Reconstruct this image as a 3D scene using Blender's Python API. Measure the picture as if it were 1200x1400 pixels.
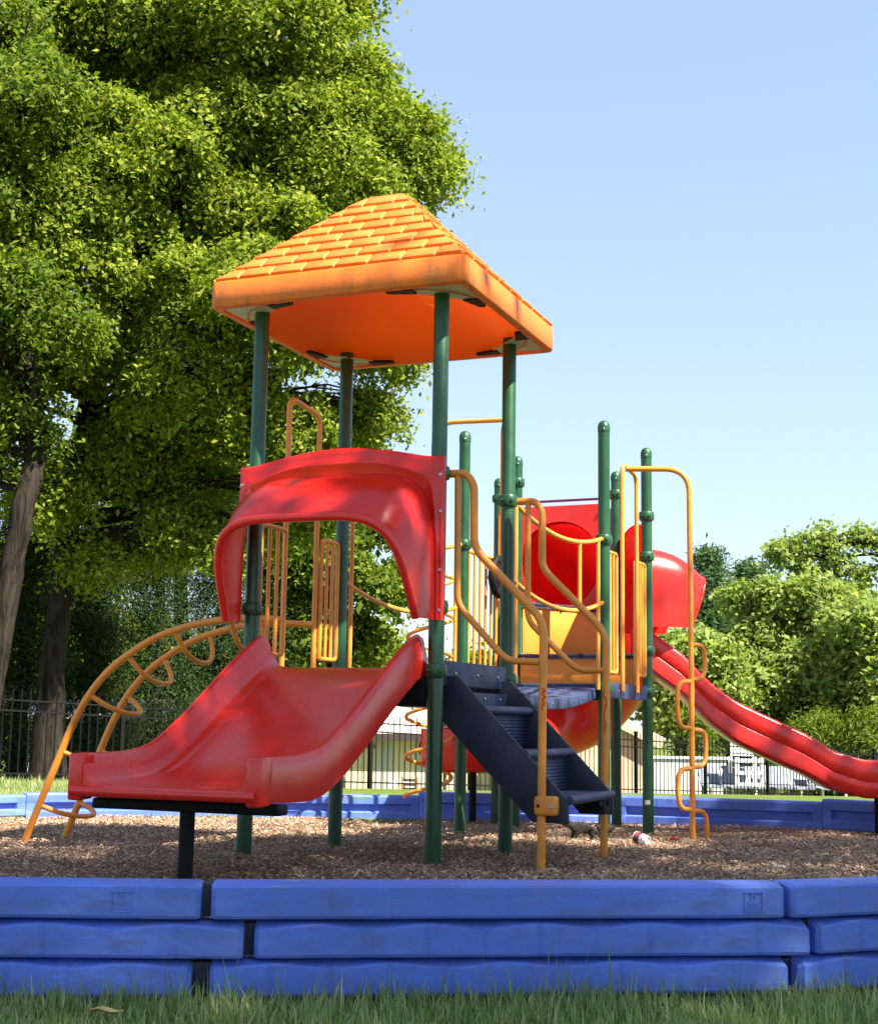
import bpy, bmesh, math, random
import numpy as np
from mathutils import Vector, Matrix
R = math.radians
random.seed(7)
for o in list(bpy.data.objects):
    bpy.data.objects.remove(o)
scn = bpy.context.scene
COL = scn.collection

# ------------------------------------------------------------------ camera
FPX, PITCH, ROLL, ZC = 1932.15, R(8.36), 0.01613, 0.7675      # focal length in photo pixels (photo is 1200 x 1400)
cp, sp, cr, sr = math.cos(PITCH), math.sin(PITCH), math.cos(ROLL), math.sin(ROLL)
fwd = Vector((0, cp, sp)); up0 = Vector((0, -sp, cp)); rt0 = Vector((1, 0, 0))
rt = rt0 * cr + up0 * sr; upv = up0 * cr - rt0 * sr
cam = bpy.data.objects.new('camera', bpy.data.cameras.new('camera'))
COL.objects.link(cam); scn.camera = cam
M4 = Matrix((rt, upv, -fwd)).transposed().to_4x4(); M4.translation = (0, 0, ZC)
cam.matrix_world = M4
cam.data.sensor_fit = 'HORIZONTAL'; cam.data.sensor_width = 36; cam.data.lens = FPX / 1200 * 36
cam.data.clip_start = .05; cam.data.clip_end = 3000

# ------------------------------------------------------------------ sky and sun
SUN_DIR = Vector((.62, -.50, 1.0)).normalized()               # towards the sun
sun_el = math.asin(SUN_DIR.z); sun_az = math.atan2(SUN_DIR.x, SUN_DIR.y)
w = bpy.data.worlds.new('World'); scn.world = w; w.use_nodes = True
nt = w.node_tree; nt.nodes.clear()
sky = nt.nodes.new('ShaderNodeTexSky'); sky.sky_type = 'NISHITA'; sky.sun_disc = False
sky.sun_elevation = sun_el; sky.sun_rotation = sun_az
sky.air_density = 1.0; sky.dust_density = .25; sky.ozone_density = 3.0
bg = nt.nodes.new('ShaderNodeBackground'); bg.inputs[1].default_value = .128
wo = nt.nodes.new('ShaderNodeOutputWorld')
gm = nt.nodes.new('ShaderNodeGamma'); gm.inputs[1].default_value = .5          # softens the sky's contrast evenly all round
tn = nt.nodes.new('ShaderNodeMix'); tn.data_type = 'RGBA'; tn.blend_type = 'MULTIPLY'; tn.inputs[0].default_value = 1; tn.inputs[7].default_value = (.93, .985, 1.08, 1)
nt.links.new(sky.outputs[0], gm.inputs[0]); nt.links.new(gm.outputs[0], tn.inputs[6]); nt.links.new(tn.outputs[2], bg.inputs[0]); nt.links.new(bg.outputs[0], wo.inputs[0])
sl = bpy.data.lights.new('sun', 'SUN'); sl.energy = 4.4; sl.angle = R(.5); sl.color = (1, .93, .82)
so = bpy.data.objects.new('sun', sl); COL.objects.link(so)
so.rotation_euler = SUN_DIR.to_track_quat('Z', 'Y').to_euler(); so.location = SUN_DIR * 60
scn.view_settings.view_transform = 'Standard'; scn.view_settings.look = 'None'
scn.view_settings.exposure = 1.95; scn.view_settings.gamma = 1; scn.view_settings.use_curve_mapping = False

# ------------------------------------------------------------------ pixel helpers (photo pixel -> direction -> point on a known plane)
def ray(px, py):
    X, Y = px - 600, -(py - 700)
    a = X * cr - Y * sr; b = X * sr + Y * cr
    d = Vector((a, FPX * cp - b * sp, FPX * sp + b * cp))
    return d / d.y
def onz(px, py, z):
    d = ray(px, py); return d * ((z - ZC) / d.z) + Vector((0, 0, ZC))
def ony(px, py, y):
    return ray(px, py) * y + Vector((0, 0, ZC))
def onpl(px, py, P, d):                 # vertical plane through P along horizontal direction d
    r = ray(px, py); n = Vector((-d[1], d[0], 0))
    t = n.dot(Vector((P[0], P[1], 0))) / n.dot(r)
    return r * t + Vector((0, 0, ZC))

# ------------------------------------------------------------------ materials
MATS = {}
def mat(name, col, rough=.5, var=.15, nscale=6., bump=0., bscale=40., spec=.5, metal=0., coat=0., col2=None, c2=(.45, .7), wear=()):
    m = bpy.data.materials.new(name); m.use_nodes = True
    t = m.node_tree; b = t.nodes['Principled BSDF']; L = t.links.new
    tc = t.nodes.new('ShaderNodeTexCoord')
    nz = t.nodes.new('ShaderNodeTexNoise'); nz.inputs['Scale'].default_value = nscale; nz.inputs['Detail'].default_value = 6
    L(tc.outputs['Object'], nz.inputs['Vector'])
    rp = t.nodes.new('ShaderNodeValToRGB')
    if col2 is None:
        rp.color_ramp.elements[0].position = .3; rp.color_ramp.elements[1].position = .7
        rp.color_ramp.elements[0].color = tuple(c * (1 - var) for c in col) + (1,)
        rp.color_ramp.elements[1].color = tuple(min(1, c * (1 + var)) for c in col) + (1,)
    else:
        rp.color_ramp.elements[0].position = c2[0]; rp.color_ramp.elements[1].position = c2[1]
        rp.color_ramp.elements[0].color = tuple(col) + (1,); rp.color_ramp.elements[1].color = tuple(col2) + (1,)
    L(nz.outputs[0], rp.inputs[0]); colout = rp.outputs[0]
    for wc, wsc, lo_, hi_, amt in wear:
        mpw = t.nodes.new('ShaderNodeMapping'); mpw.inputs['Scale'].default_value = wsc; L(tc.outputs['Object'], mpw.inputs[0])
        nw = t.nodes.new('ShaderNodeTexNoise'); nw.inputs['Scale'].default_value = 1; nw.inputs['Detail'].default_value = 10; nw.inputs['Roughness'].default_value = .72
        L(mpw.outputs[0], nw.inputs[0])
        mrw = t.nodes.new('ShaderNodeMapRange'); mrw.inputs[1].default_value = lo_; mrw.inputs[2].default_value = hi_; mrw.inputs[4].default_value = amt; L(nw.outputs[0], mrw.inputs[0])
        mxw = t.nodes.new('ShaderNodeMix'); mxw.data_type = 'RGBA'; L(mrw.outputs[0], mxw.inputs[0]); L(colout, mxw.inputs[6]); mxw.inputs[7].default_value = tuple(wc) + (1,); colout = mxw.outputs[2]
    L(colout, b.inputs['Base Color'])
    b.inputs['Roughness'].default_value = rough; b.inputs['Metallic'].default_value = metal
    b.inputs['Specular IOR Level'].default_value = spec
    b.inputs['Coat Weight'].default_value = coat; b.inputs['Coat Roughness'].default_value = .25
    if bump:
        n2 = t.nodes.new('ShaderNodeTexNoise'); n2.inputs['Scale'].default_value = bscale; n2.inputs['Detail'].default_value = 8
        L(tc.outputs['Object'], n2.inputs['Vector'])
        bp = t.nodes.new('ShaderNodeBump'); bp.inputs['Strength'].default_value = bump; bp.inputs['Distance'].default_value = .02
        L(n2.outputs[0], bp.inputs['Height']); L(bp.outputs[0], b.inputs['Normal'])
        rr = t.nodes.new('ShaderNodeMapRange'); rr.inputs[3].default_value = max(.05, rough - .12); rr.inputs[4].default_value = min(1, rough + .15)
        L(nz.outputs[0], rr.inputs[0]); L(rr.outputs[0], b.inputs['Roughness'])
    MATS[name] = m
    return m
mat('red', (.70, .018, .011), .24, .12, 3, .05, 60, coat=.2, wear=[((.52, .10, .07), (4, 4, 2), .56, .82, .22), ((.30, .06, .05), (40, 40, 40), .64, .70, .35)])
mat('red_thin', (.72, .018, .011), .24, .12, 3, .05, 60, coat=.2, wear=[((.50, .13, .10), (4, 4, 2), .54, .78, .3), ((.30, .06, .05), (40, 40, 40), .64, .70, .3)])
def thin(name, tc, f):
    t = MATS[name].node_tree; b = t.nodes['Principled BSDF']; o = t.nodes['Material Output']
    tr = t.nodes.new('ShaderNodeBsdfTranslucent'); tr.inputs[0].default_value = tc + (1,)
    ms = t.nodes.new('ShaderNodeMixShader'); ms.inputs[0].default_value = f
    t.links.new(b.outputs[0], ms.inputs[1]); t.links.new(tr.outputs[0], ms.inputs[2]); t.links.new(ms.outputs[0], o.inputs[0])
thin('red_thin', (.60, .008, .006), .2)
mat('green', (.007, .062, .020), .36, .2, 7, .04, 90, coat=.1, wear=[((.10, .10, .07), (5, 5, 2), .52, .75, .25), ((.12, .08, .05), (70, 70, 70), .66, .72, .5)])
mat('yellow', (.76, .265, .028), .38, .12, 9, .05, 90, wear=[((.35, .16, .05), (6, 6, 4), .54, .76, .3), ((.20, .12, .07), (60, 60, 60), .66, .72, .5)])
mat('yellow_panel', (.70, .24, .025), .5, .1, 4, .05, 80)
mat('orange_shingle', (.80, .23, .03), .55, .14, 7, .1, 70, wear=[((.66, .34, .14), (5, 5, 5), .45, .75, .3), ((.25, .12, .04), (30, 30, 30), .6, .72, .4)])
mat('orange', (.74, .16, .012), .5, .1, 5, .06, 60)
mat('orange_in', (.95, .23, .010), .45, .05, 4, .04, 60)
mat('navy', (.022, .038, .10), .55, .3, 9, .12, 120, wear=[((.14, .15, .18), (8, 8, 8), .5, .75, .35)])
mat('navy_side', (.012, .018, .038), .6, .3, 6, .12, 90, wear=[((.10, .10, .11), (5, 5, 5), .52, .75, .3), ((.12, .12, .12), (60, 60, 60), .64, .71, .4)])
mat('black', (.006, .006, .006), .6, .3, 12, .05, 80, spec=.2)
mat('steel', (.5, .5, .5), .3, .1, 20, metal=1)
mat('pale_plate', (.42, .52, .38), .5, .15, 8)
mat('bluetim', (.105, .19, .64), .48, .16, 2.5, .12, 25, spec=.3, wear=[((.36, .42, .68), (1.5, 1.5, 5), .48, .75, .4), ((.12, .11, .11), (5, 5, 12), .48, .70, .5), ((.45, .5, .7), (2, 2, 40), .60, .68, .35), ((.10, .09, .08), (50, 50, 50), .63, .70, .5)])
mat('purple', (.10, .015, .06), .4, .2, 5)
mat('graffiti', (.62, .03, .01), .5, .1, 9)
mat('white', (.78, .77, .74), .6, .06, 6)
mat('white_wall', (.60, .58, .55), .7, .08, 1.5, .1, 20)
mat('tan_wall', (.72, .58, .38), .75, .12, 1.2, .1, 20)
mat('grey_door', (.50, .49, .42), .6, .08, 2)
mat('brick_pink', (.68, .40, .28), .8, .15, 3, .15, 30)
mat('roof_tile', (.60, .46, .40), .8, .2, 3, .2, 20)
mat('dark_trim', (.05, .035, .03), .6, .2, 4)
mat('tan_trim', (.60, .46, .30), .6, .1, 4)
mat('rust', (.40, .16, .05), .8, .3, 9)
mat('fence_black', (.008, .008, .008), .7, .2, 8, spec=.1)
mat('lounge_blue', (.20, .22, .25), .7, .2, 3)
mat('cloth_dark', (.015, .016, .02), .9, .3, 8)
mat('squirrel', (.030, .027, .022), .95, .45, 40, .5, 200)
mat('squirrel_tail', (.03, .026, .022), .95, .45, 50, .6, 200)
mat('eye', (.004, .004, .004), .1, .0, 5)
mat('cup_white', (.72, .72, .70), .5, .05, 9)
mat('cup_print', (.05, .03, .05), .5, .1, 30, col2=(.55, .06, .07), c2=(.48, .52))
mat('scrap_red', (.65, .03, .02), .4, .1, 20)
mat('twig', (.22, .15, .10), .9, .3, 20)
mat('dry_leaf', (.60, .42, .14), .8, .3, 20)

def bark_mat(name, c1, c2):
    m = bpy.data.materials.new(name); m.use_nodes = True
    t = m.node_tree; b = t.nodes['Principled BSDF']; L = t.links.new
    tc = t.nodes.new('ShaderNodeTexCoord'); mp = t.nodes.new('ShaderNodeMapping'); mp.inputs['Scale'].default_value = (13, 13, 1.6)
    L(tc.outputs['Object'], mp.inputs[0])
    nz = t.nodes.new('ShaderNodeTexNoise'); nz.inputs['Scale'].default_value = 1; nz.inputs['Detail'].default_value = 10; nz.inputs['Roughness'].default_value = .7; nz.inputs['Distortion'].default_value = .6
    L(mp.outputs[0], nz.inputs[0])
    rp = t.nodes.new('ShaderNodeValToRGB'); rp.color_ramp.elements[0].position = .38; rp.color_ramp.elements[1].position = .66
    rp.color_ramp.elements[0].color = c1 + (1,); rp.color_ramp.elements[1].color = c2 + (1,)
    L(nz.outputs[0], rp.inputs[0]); L(rp.outputs[0], b.inputs['Base Color'])
    b.inputs['Roughness'].default_value = .95; b.inputs['Specular IOR Level'].default_value = .1
    bp = t.nodes.new('ShaderNodeBump'); bp.inputs['Strength'].default_value = 1; bp.inputs['Distance'].default_value = .06
    L(nz.outputs[0], bp.inputs['Height']); L(bp.outputs[0], b.inputs['Normal']); MATS[name] = m
bark_mat('bark', (.012, .010, .008), (.06, .047, .036))
bark_mat('bark_dark', (.014, .011, .009), (.06, .047, .036))
def leaf_mat(name, ca, cb, cc, trans=.38, tcol=(1.15, 1.25, .5)):
    m = bpy.data.materials.new(name); m.use_nodes = True
    t = m.node_tree; t.nodes.clear(); L = t.links.new
    out = t.nodes.new('ShaderNodeOutputMaterial')
    g = t.nodes.new('ShaderNodeNewGeometry')
    rp = t.nodes.new('ShaderNodeValToRGB'); e = rp.color_ramp.elements
    e[0].color = tuple(ca) + (1,); e[1].color = tuple(cc) + (1,)
    k = e.new(.55); k.color = tuple(cb) + (1,)
    L(g.outputs['Random Per Island'], rp.inputs[0])
    d = t.nodes.new('ShaderNodeBsdfPrincipled'); d.inputs['Roughness'].default_value = .7
    d.inputs['Specular IOR Level'].default_value = .15
    L(rp.outputs[0], d.inputs['Base Color'])
    mx = t.nodes.new('ShaderNodeMix'); mx.data_type = 'RGBA'; mx.blend_type = 'MULTIPLY'; mx.inputs[0].default_value = 1
    L(rp.outputs[0], mx.inputs[6]); mx.inputs[7].default_value = tuple(tcol) + (1,)
    tr = t.nodes.new('ShaderNodeBsdfTranslucent'); L(mx.outputs[2], tr.inputs[0])
    ms = t.nodes.new('ShaderNodeMixShader'); ms.inputs[0].default_value = trans
    L(d.outputs[0], ms.inputs[1]); L(tr.outputs[0], ms.inputs[2]); L(ms.outputs[0], out.inputs[0])
    MATS[name] = m
leaf_mat('leaf_maple', (.09, .145, .016), (.20, .26, .026), (.36, .39, .055), .45)
leaf_mat('leaf_mid', (.06, .11, .014), (.12, .18, .02), (.21, .25, .03), .42)
leaf_mat('leaf_pale', (.15, .21, .05), (.25, .32, .08), (.36, .42, .12), .45)
leaf_mat('leaf_dark', (.016, .035, .010), (.028, .055, .014), (.05, .085, .02), .25)
leaf_mat('leaf_yellow', (.11, .17, .02), (.21, .26, .03), (.35, .36, .05), .45)
leaf_mat('leaf_pine', (.04, .085, .035), (.07, .13, .05), (.12, .18, .06), .3)
leaf_mat('blade', (.18, .25, .08), (.31, .39, .15), (.58, .56, .34), .45)
leaf_mat('mulch_chip', (.15, .095, .06), (.38, .25, .16), (.66, .47, .33), .0)

def rnd_node_ground(name, c1, c2, c3, s1, s2, bump):
    m = bpy.data.materials.new(name); m.use_nodes = True
    t = m.node_tree; b = t.nodes['Principled BSDF']; L = t.links.new
    tc = t.nodes.new('ShaderNodeTexCoord')
    n1 = t.nodes.new('ShaderNodeTexNoise'); n1.inputs['Scale'].default_value = s1; n1.inputs['Detail'].default_value = 10; n1.inputs['Roughness'].default_value = .7
    n2 = t.nodes.new('ShaderNodeTexNoise'); n2.inputs['Scale'].default_value = s2; n2.inputs['Detail'].default_value = 4
    L(tc.outputs['Object'], n1.inputs[0]); L(tc.outputs['Object'], n2.inputs[0])
    r1 = t.nodes.new('ShaderNodeValToRGB'); r1.color_ramp.elements[0].color = c1 + (1,); r1.color_ramp.elements[1].color = c2 + (1,)
    r1.color_ramp.elements[0].position = .3; r1.color_ramp.elements[1].position = .7
    L(n1.outputs[0], r1.inputs[0])
    mx = t.nodes.new('ShaderNodeMix'); mx.data_type = 'RGBA'
    r2 = t.nodes.new('ShaderNodeMapRange'); r2.inputs[1].default_value = .5; r2.inputs[2].default_value = .75; r2.inputs[4].default_value = .6
    L(n2.outputs[0], r2.inputs[0]); L(r2.outputs[0], mx.inputs[0]); L(r1.outputs[0], mx.inputs[6]); mx.inputs[7].default_value = c3 + (1,)
    L(mx.outputs[2], b.inputs['Base Color']); b.inputs['Roughness'].default_value = .95; b.inputs['Specular IOR Level'].default_value = .1
    bp = t.nodes.new('ShaderNodeBump'); bp.inputs['Strength'].default_value = bump; bp.inputs['Distance'].default_value = .03
    L(n1.outputs[0], bp.inputs['Height']); L(bp.outputs[0], b.inputs['Normal'])
    MATS[name] = m
rnd_node_ground('mulch', (.15, .095, .06), (.40, .26, .17), (.26, .175, .115), 38, 1.2, .9)
rnd_node_ground('lawn', (.06, .10, .018), (.13, .17, .03), (.17, .18, .045), 30, .5, .5)

# dirty fascia: mildew speckle towards the drip edge
def dirty_orange():
    m = MATS['orange'].copy(); m.name = 'orange_fascia'; t = m.node_tree; L = t.links.new
    b = t.nodes['Principled BSDF']; src = b.inputs['Base Color'].links[0].from_socket
    tc = t.nodes.new('ShaderNodeTexCoord'); mp = t.nodes.new('ShaderNodeMapping'); mp.inputs['Scale'].default_value = (9, 9, 2.2)
    L(tc.outputs['Object'], mp.inputs[0])
    nz = t.nodes.new('ShaderNodeTexNoise'); nz.inputs['Scale'].default_value = 1; nz.inputs['Detail'].default_value = 9; nz.inputs['Roughness'].default_value = .75
    L(mp.outputs[0], nz.inputs[0])
    rp = t.nodes.new('ShaderNodeMapRange'); rp.inputs[1].default_value = .46; rp.inputs[2].default_value = .70; rp.inputs[4].default_value = .7
    L(nz.outputs[0], rp.inputs[0])
    mx = t.nodes.new('ShaderNodeMix'); mx.data_type = 'RGBA'; L(rp.outputs[0], mx.inputs[0]); L(src, mx.inputs[6]); mx.inputs[7].default_value = (.20, .11, .03, 1)
    L(mx.outputs[2], b.inputs['Base Color']); MATS['orange_fascia'] = m
dirty_orange()

# sun-faded, scuffed slide bed plastic; pale streaks also paint in reflected sky sheen
def faded_sheen_red():
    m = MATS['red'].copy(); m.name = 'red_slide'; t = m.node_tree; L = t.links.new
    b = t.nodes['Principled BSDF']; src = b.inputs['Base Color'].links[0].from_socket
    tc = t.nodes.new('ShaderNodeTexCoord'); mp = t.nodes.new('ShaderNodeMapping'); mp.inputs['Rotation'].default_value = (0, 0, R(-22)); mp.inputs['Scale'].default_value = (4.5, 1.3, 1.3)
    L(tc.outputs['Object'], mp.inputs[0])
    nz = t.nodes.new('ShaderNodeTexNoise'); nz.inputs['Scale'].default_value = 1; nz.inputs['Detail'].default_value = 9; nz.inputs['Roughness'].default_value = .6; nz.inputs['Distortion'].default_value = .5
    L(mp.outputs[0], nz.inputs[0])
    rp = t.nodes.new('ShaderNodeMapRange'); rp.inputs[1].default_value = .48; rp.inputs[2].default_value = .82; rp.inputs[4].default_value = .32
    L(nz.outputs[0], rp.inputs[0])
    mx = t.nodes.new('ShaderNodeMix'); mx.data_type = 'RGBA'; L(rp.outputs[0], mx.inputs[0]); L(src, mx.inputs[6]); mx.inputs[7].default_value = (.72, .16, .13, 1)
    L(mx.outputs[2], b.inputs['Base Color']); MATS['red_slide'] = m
faded_sheen_red()
thin('orange_shingle', (.95, .36, .03), .3)
thin('orange_in', (1.0, .30, .012), .42)

# ------------------------------------------------------------------ mesh builder
ORG = {}
def tag(o, label=None, cat=None, group=None, kind=None):
    if label: o['label'] = label
    if cat: o['category'] = cat
    if group: o['group'] = group
    if kind: o['kind'] = kind
    return o
def thing(name, loc, label, cat, group=None):
    o = bpy.data.objects.new(name, None); COL.objects.link(o); o.location = loc
    o.empty_display_size = .1
    ORG[o.name] = Vector(loc); return tag(o, label, cat, group)
def V(*a): return Vector(a)
def fillet(pts, rad, seg=5):
    pts = [Vector(p) for p in pts]; out = [pts[0]]
    for i in range(1, len(pts) - 1):
        a, b, c = pts[i - 1], pts[i], pts[i + 1]
        d1 = (a - b); d2 = (c - b); r = min(rad, d1.length * .49, d2.length * .49)
        p = b + d1.normalized() * r; q = b + d2.normalized() * r
        for k in range(seg + 1):
            s = k / seg; out.append(p * (1 - s) ** 2 + b * 2 * s * (1 - s) + q * s * s)
    out.append(pts[-1]); return out
def spline(pts, seg=6):
    P = [Vector(p) for p in pts]; P = [P[0] * 2 - P[1]] + P + [P[-1] * 2 - P[-2]]; out = []
    for i in range(1, len(P) - 2):
        for k in range(seg):
            t = k / seg; a, b, c, d = P[i - 1:i + 3]
            out.append(.5 * ((2 * b) + (c - a) * t + (2 * a - 5 * b + 4 * c - d) * t * t + (3 * b - a - 3 * c + d) * t ** 3))
    out.append(P[-2]); return out
class MB:
    def __init__(s): s.v = []; s.f = []
    def add(s, vs, fs):
        k = len(s.v); s.v += [Vector(p) for p in vs]; s.f += [tuple(i + k for i in f) for f in fs]; return s
    def tube(s, pts, r, n=10, cap=True):
        pts = [Vector(p) for p in pts]; m = len(pts)
        rr = r if isinstance(r, (list, tuple)) else [r] * m
        T = [(pts[min(i + 1, m - 1)] - pts[max(i - 1, 0)]).normalized() for i in range(m)]
        x = T[0].orthogonal().normalized(); vs = []
        for i in range(m):
            x = (x - T[i] * x.dot(T[i])).normalized(); y = T[i].cross(x)
            for k in range(n):
                a = 2 * math.pi * k / n; vs.append(pts[i] + (x * math.cos(a) + y * math.sin(a)) * rr[i])
        fs = [(i * n + k, i * n + (k + 1) % n, (i + 1) * n + (k + 1) % n, (i + 1) * n + k) for i in range(m - 1) for k in range(n)]
        if cap: fs += [tuple(range(n))[::-1], tuple((m - 1) * n + k for k in range(n))]
        return s.add(vs, fs)
    def box(s, c, sz, ax=None):
        c = Vector(c); ax = ax or (V(1, 0, 0), V(0, 1, 0), V(0, 0, 1))
        ax = [Vector(a).to_3d() if len(a) == 2 else Vector(a) for a in ax]
        vs = [c + ax[0] * (i * sz[0] / 2) + ax[1] * (j * sz[1] / 2) + ax[2] * (k * sz[2] / 2) for i in (-1, 1) for j in (-1, 1) for k in (-1, 1)]
        return s.add(vs, [(0, 1, 3, 2), (4, 6, 7, 5), (0, 4, 5, 1), (2, 3, 7, 6), (0, 2, 6, 4), (1, 5, 7, 3)])
    def lathe(s, prof, c, n=24, axis=V(0, 0, 1)):
        c = Vector(c); axis = Vector(axis).normalized(); x = axis.orthogonal().normalized(); y = axis.cross(x); vs = []
        for (r, z) in prof:
            for k in range(n):
                a = 2 * math.pi * k / n; vs.append(c + (x * math.cos(a) + y * math.sin(a)) * r + axis * z)
        m = len(prof)
        fs = [(i * n + k, i * n + (k + 1) % n, (i + 1) * n + (k + 1) % n, (i + 1) * n + k) for i in range(m - 1) for k in range(n)]
        fs += [tuple(range(n))[::-1], tuple((m - 1) * n + k for k in range(n))]
        return s.add(vs, fs)
    def prism(s, poly, d):             # planar polygon (world points) extruded by vector d
        poly = [Vector(p) for p in poly]; d = Vector(d); n = len(poly)
        fs = [tuple(range(n))[::-1], tuple(range(n, 2 * n))] + [(i, (i + 1) % n, n + (i + 1) % n, n + i) for i in range(n)]
        return s.add(poly + [p + d for p in poly], fs)
    def grid(s, rows, closed=False):
        n = len(rows[0]); vs = [p for r in rows for p in r]
        e = n if closed else n - 1
        fs = [(i * n + k, i * n + (k + 1) % n, (i + 1) * n + (k + 1) % n, (i + 1) * n + k) for i in range(len(rows) - 1) for k in range(e)]
        return s.add(vs, fs)
    def build(s, name, m, parent=None, bevel=0, ang=38, smooth=True, seg=2, solid=0):
        o0 = ORG[parent.name] if parent is not None else Vector((0, 0, 0))
        me = bpy.data.meshes.new(name)
        me.from_pydata([tuple(p - o0) for p in s.v], [], s.f)
        bm = bmesh.new(); bm.from_mesh(me)
        bmesh.ops.remove_doubles(bm, verts=bm.verts, dist=1e-5)
        bmesh.ops.recalc_face_normals(bm, faces=bm.faces)
        if solid: bmesh.ops.solidify(bm, geom=bm.faces[:], thickness=solid)
        if bevel:
            es = [e for e in bm.edges if len(e.link_faces) == 2 and e.calc_face_angle(0) > R(30)]
            bmesh.ops.bevel(bm, geom=es, offset=bevel, segments=seg, affect='EDGES', profile=.5, clamp_overlap=True)
        bm.to_mesh(me); bm.free()
        if smooth:
            me.shade_smooth(); me.set_sharp_from_angle(angle=R(ang))
        me.materials.append(MATS[m] if isinstance(m, str) else m)
        o = bpy.data.objects.new(name, me); COL.objects.link(o)
        if parent is not None: o.parent = parent
        ORG[o.name] = o0; return o
def root_mesh(mb, name, m, label=None, cat=None, group=None, kind=None, loc=None, **k):
    c = Vector(loc) if loc is not None else Vector((0, 0, 0))
    mb.v = [p - c for p in mb.v]
    o = mb.build(name, m, None, **k); o.location = c; ORG[o.name] = c
    return tag(o, label, cat, group, kind)

# ================================================================== GROUND
def gz(y):                                # surface of the bark mulch
    return .03 if y < 5.5 else (.03 - .03 * (y - 5.5) / 2 if y < 7.5 else -.031 * (min(y, 14.5) - 7.5))
def lz(x, y):                             # surface of the lawn
    if y < 5: return -.10
    if y < 12: return -.10 - .10 * (y - 5) / 7
    if y < 20: return -.20
    z = -.20 - .055 * (min(y, 60) - 20)
    return z
xs = [-400, -120, -60, -30, -20, -14] + [-10 + .5 * i for i in range(41)] + [14, 20, 30, 60, 120, 400]
ys = [-60, -20, -5, 0, 1, 2] + [3 + .5 * i for i in range(40)] + [24, 28, 32, 38, 45, 55, 60, 90, 200, 900]
RING = [(-2.62, 4.42), (-.705, 4.50), (1.165, 4.75), (2.88, 5.42), (4.35, 6.6), (5.2, 8.25), (5.35, 10.1), (4.95, 11.9), (3.55, 13.2), (1.75, 13.85), (-.15, 14.15), (-2.0, 14.0), (-3.75, 13.25), (-5.1, 11.95), (-5.8, 10.2), (-5.75, 8.3), (-5.05, 6.55), (-4.0, 5.1)]
def inring(x, y, s=1.0):
    c = False; n = len(RING); cx, cy = -.2, 9.2
    for i in range(n):
        x1, y1 = RING[i]; x2, y2 = RING[(i + 1) % n]
        x1, y1, x2, y2 = cx + (x1 - cx) * s, cy + (y1 - cy) * s, cx + (x2 - cx) * s, cy + (y2 - cy) * s
        if (y1 > y) != (y2 > y) and x < (x2 - x1) * (y - y1) / (y2 - y1) + x1: c = not c
    return c
rows = [[V(x, y, lz(x, y) - (.3 if inring(x, y, .97) else 0)) for x in xs] for y in ys]
root_mesh(MB().grid(rows), 'lawn', 'lawn', kind='structure', ang=180)
# mulch bed: clipped grid following the ring
mb = MB(); rng = random.Random(3)
cx, cy = -.2, 9.2; nr = 46; rows = []
ringpts = []
for i in range(len(RING)):
    a = Vector(RING[i]); b = Vector(RING[(i + 1) % len(RING)])
    for k in range(8):
        p_ = a.lerp(b, k / 8); q_ = Vector((-.2, 9.2)) - p_; ringpts.append(p_ + q_.normalized() * .09)
from mathutils import noise as mnoise
for j in range(nr + 1):
    s = j / nr
    rows.append([V(cx + (p.x - cx) * s, cy + (p.y - cy) * s, 0) for p in ringpts])
for r in rows:
    for p in r:
        p.z = gz(p.y) + .042 * mnoise.noise(V(p.x * 1.1, p.y * 1.1, 0)) + .012 * mnoise.noise(V(p.x * 4, p.y * 4, 3)) - .012
root_mesh(mb.grid(rows, closed=True), 'mulch_bed', 'mulch', kind='structure', ang=180)

def quads_obj(name, P, m, parent=None):   # P: (N,4,3)
    N = len(P); me = bpy.data.meshes.new(name)
    me.vertices.add(4 * N); me.vertices.foreach_set('co', P.reshape(-1).astype(np.float32))
    me.loops.add(4 * N); me.loops.foreach_set('vertex_index', np.arange(4 * N, dtype=np.int32))
    me.polygons.add(N); me.polygons.foreach_set('loop_start', np.arange(0, 4 * N, 4, dtype=np.int32))
    me.polygons.foreach_set('loop_total', np.full(N, 4, dtype=np.int32))
    me.update(calc_edges=True); me.materials.append(MATS[m])
    o = bpy.data.objects.new(name, me); COL.objects.link(o)
    if parent is not None: o.parent = parent
    return o
NR = np.random.default_rng(5)
def unit(a): return a / np.maximum(np.linalg.norm(a, axis=-1, keepdims=True), 1e-9)
# bark chips
N = 300000
cx_ = NR.uniform(-5.9, 5.4, N); cy_ = 5 + 9.2 * NR.random(N) ** 1.1
ok = np.array([inring(x, y, .985) for x, y in zip(cx_, cy_)]); ok &= np.abs(cx_) < cy_ * .40 + .6
cx_, cy_ = cx_[ok], cy_[ok]; N = len(cx_)
cz_ = np.array([gz(y) + .042 * mnoise.noise(V(x * 1.1, y * 1.1, 0)) + .012 * mnoise.noise(V(x * 4, y * 4, 3)) for x, y in zip(cx_, cy_)])
C = np.stack([cx_, cy_, cz_ + NR.uniform(-.012, .012, N)], -1)
th = NR.uniform(0, 2 * np.pi, N); tl = NR.normal(0, .35, N)
A = np.stack([np.cos(th) * np.cos(tl), np.sin(th) * np.cos(tl), np.sin(tl)], -1) * (NR.gamma(2.0, .0042, N) + .004)[:, None]
nn = unit(NR.normal(0, .45, (N, 3)) + np.array([0, 0, 1])); B = unit(np.cross(nn, A)) * NR.uniform(.0015, .0045, N)[:, None]
tag(quads_obj('mulch_chips', np.stack([C - A - B, C + A - B * .7, C + A + B, C - A + B * .8], 1), 'mulch_chip'), 'loose brown bark chips covering the play area', 'mulch', kind='stuff')

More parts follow.
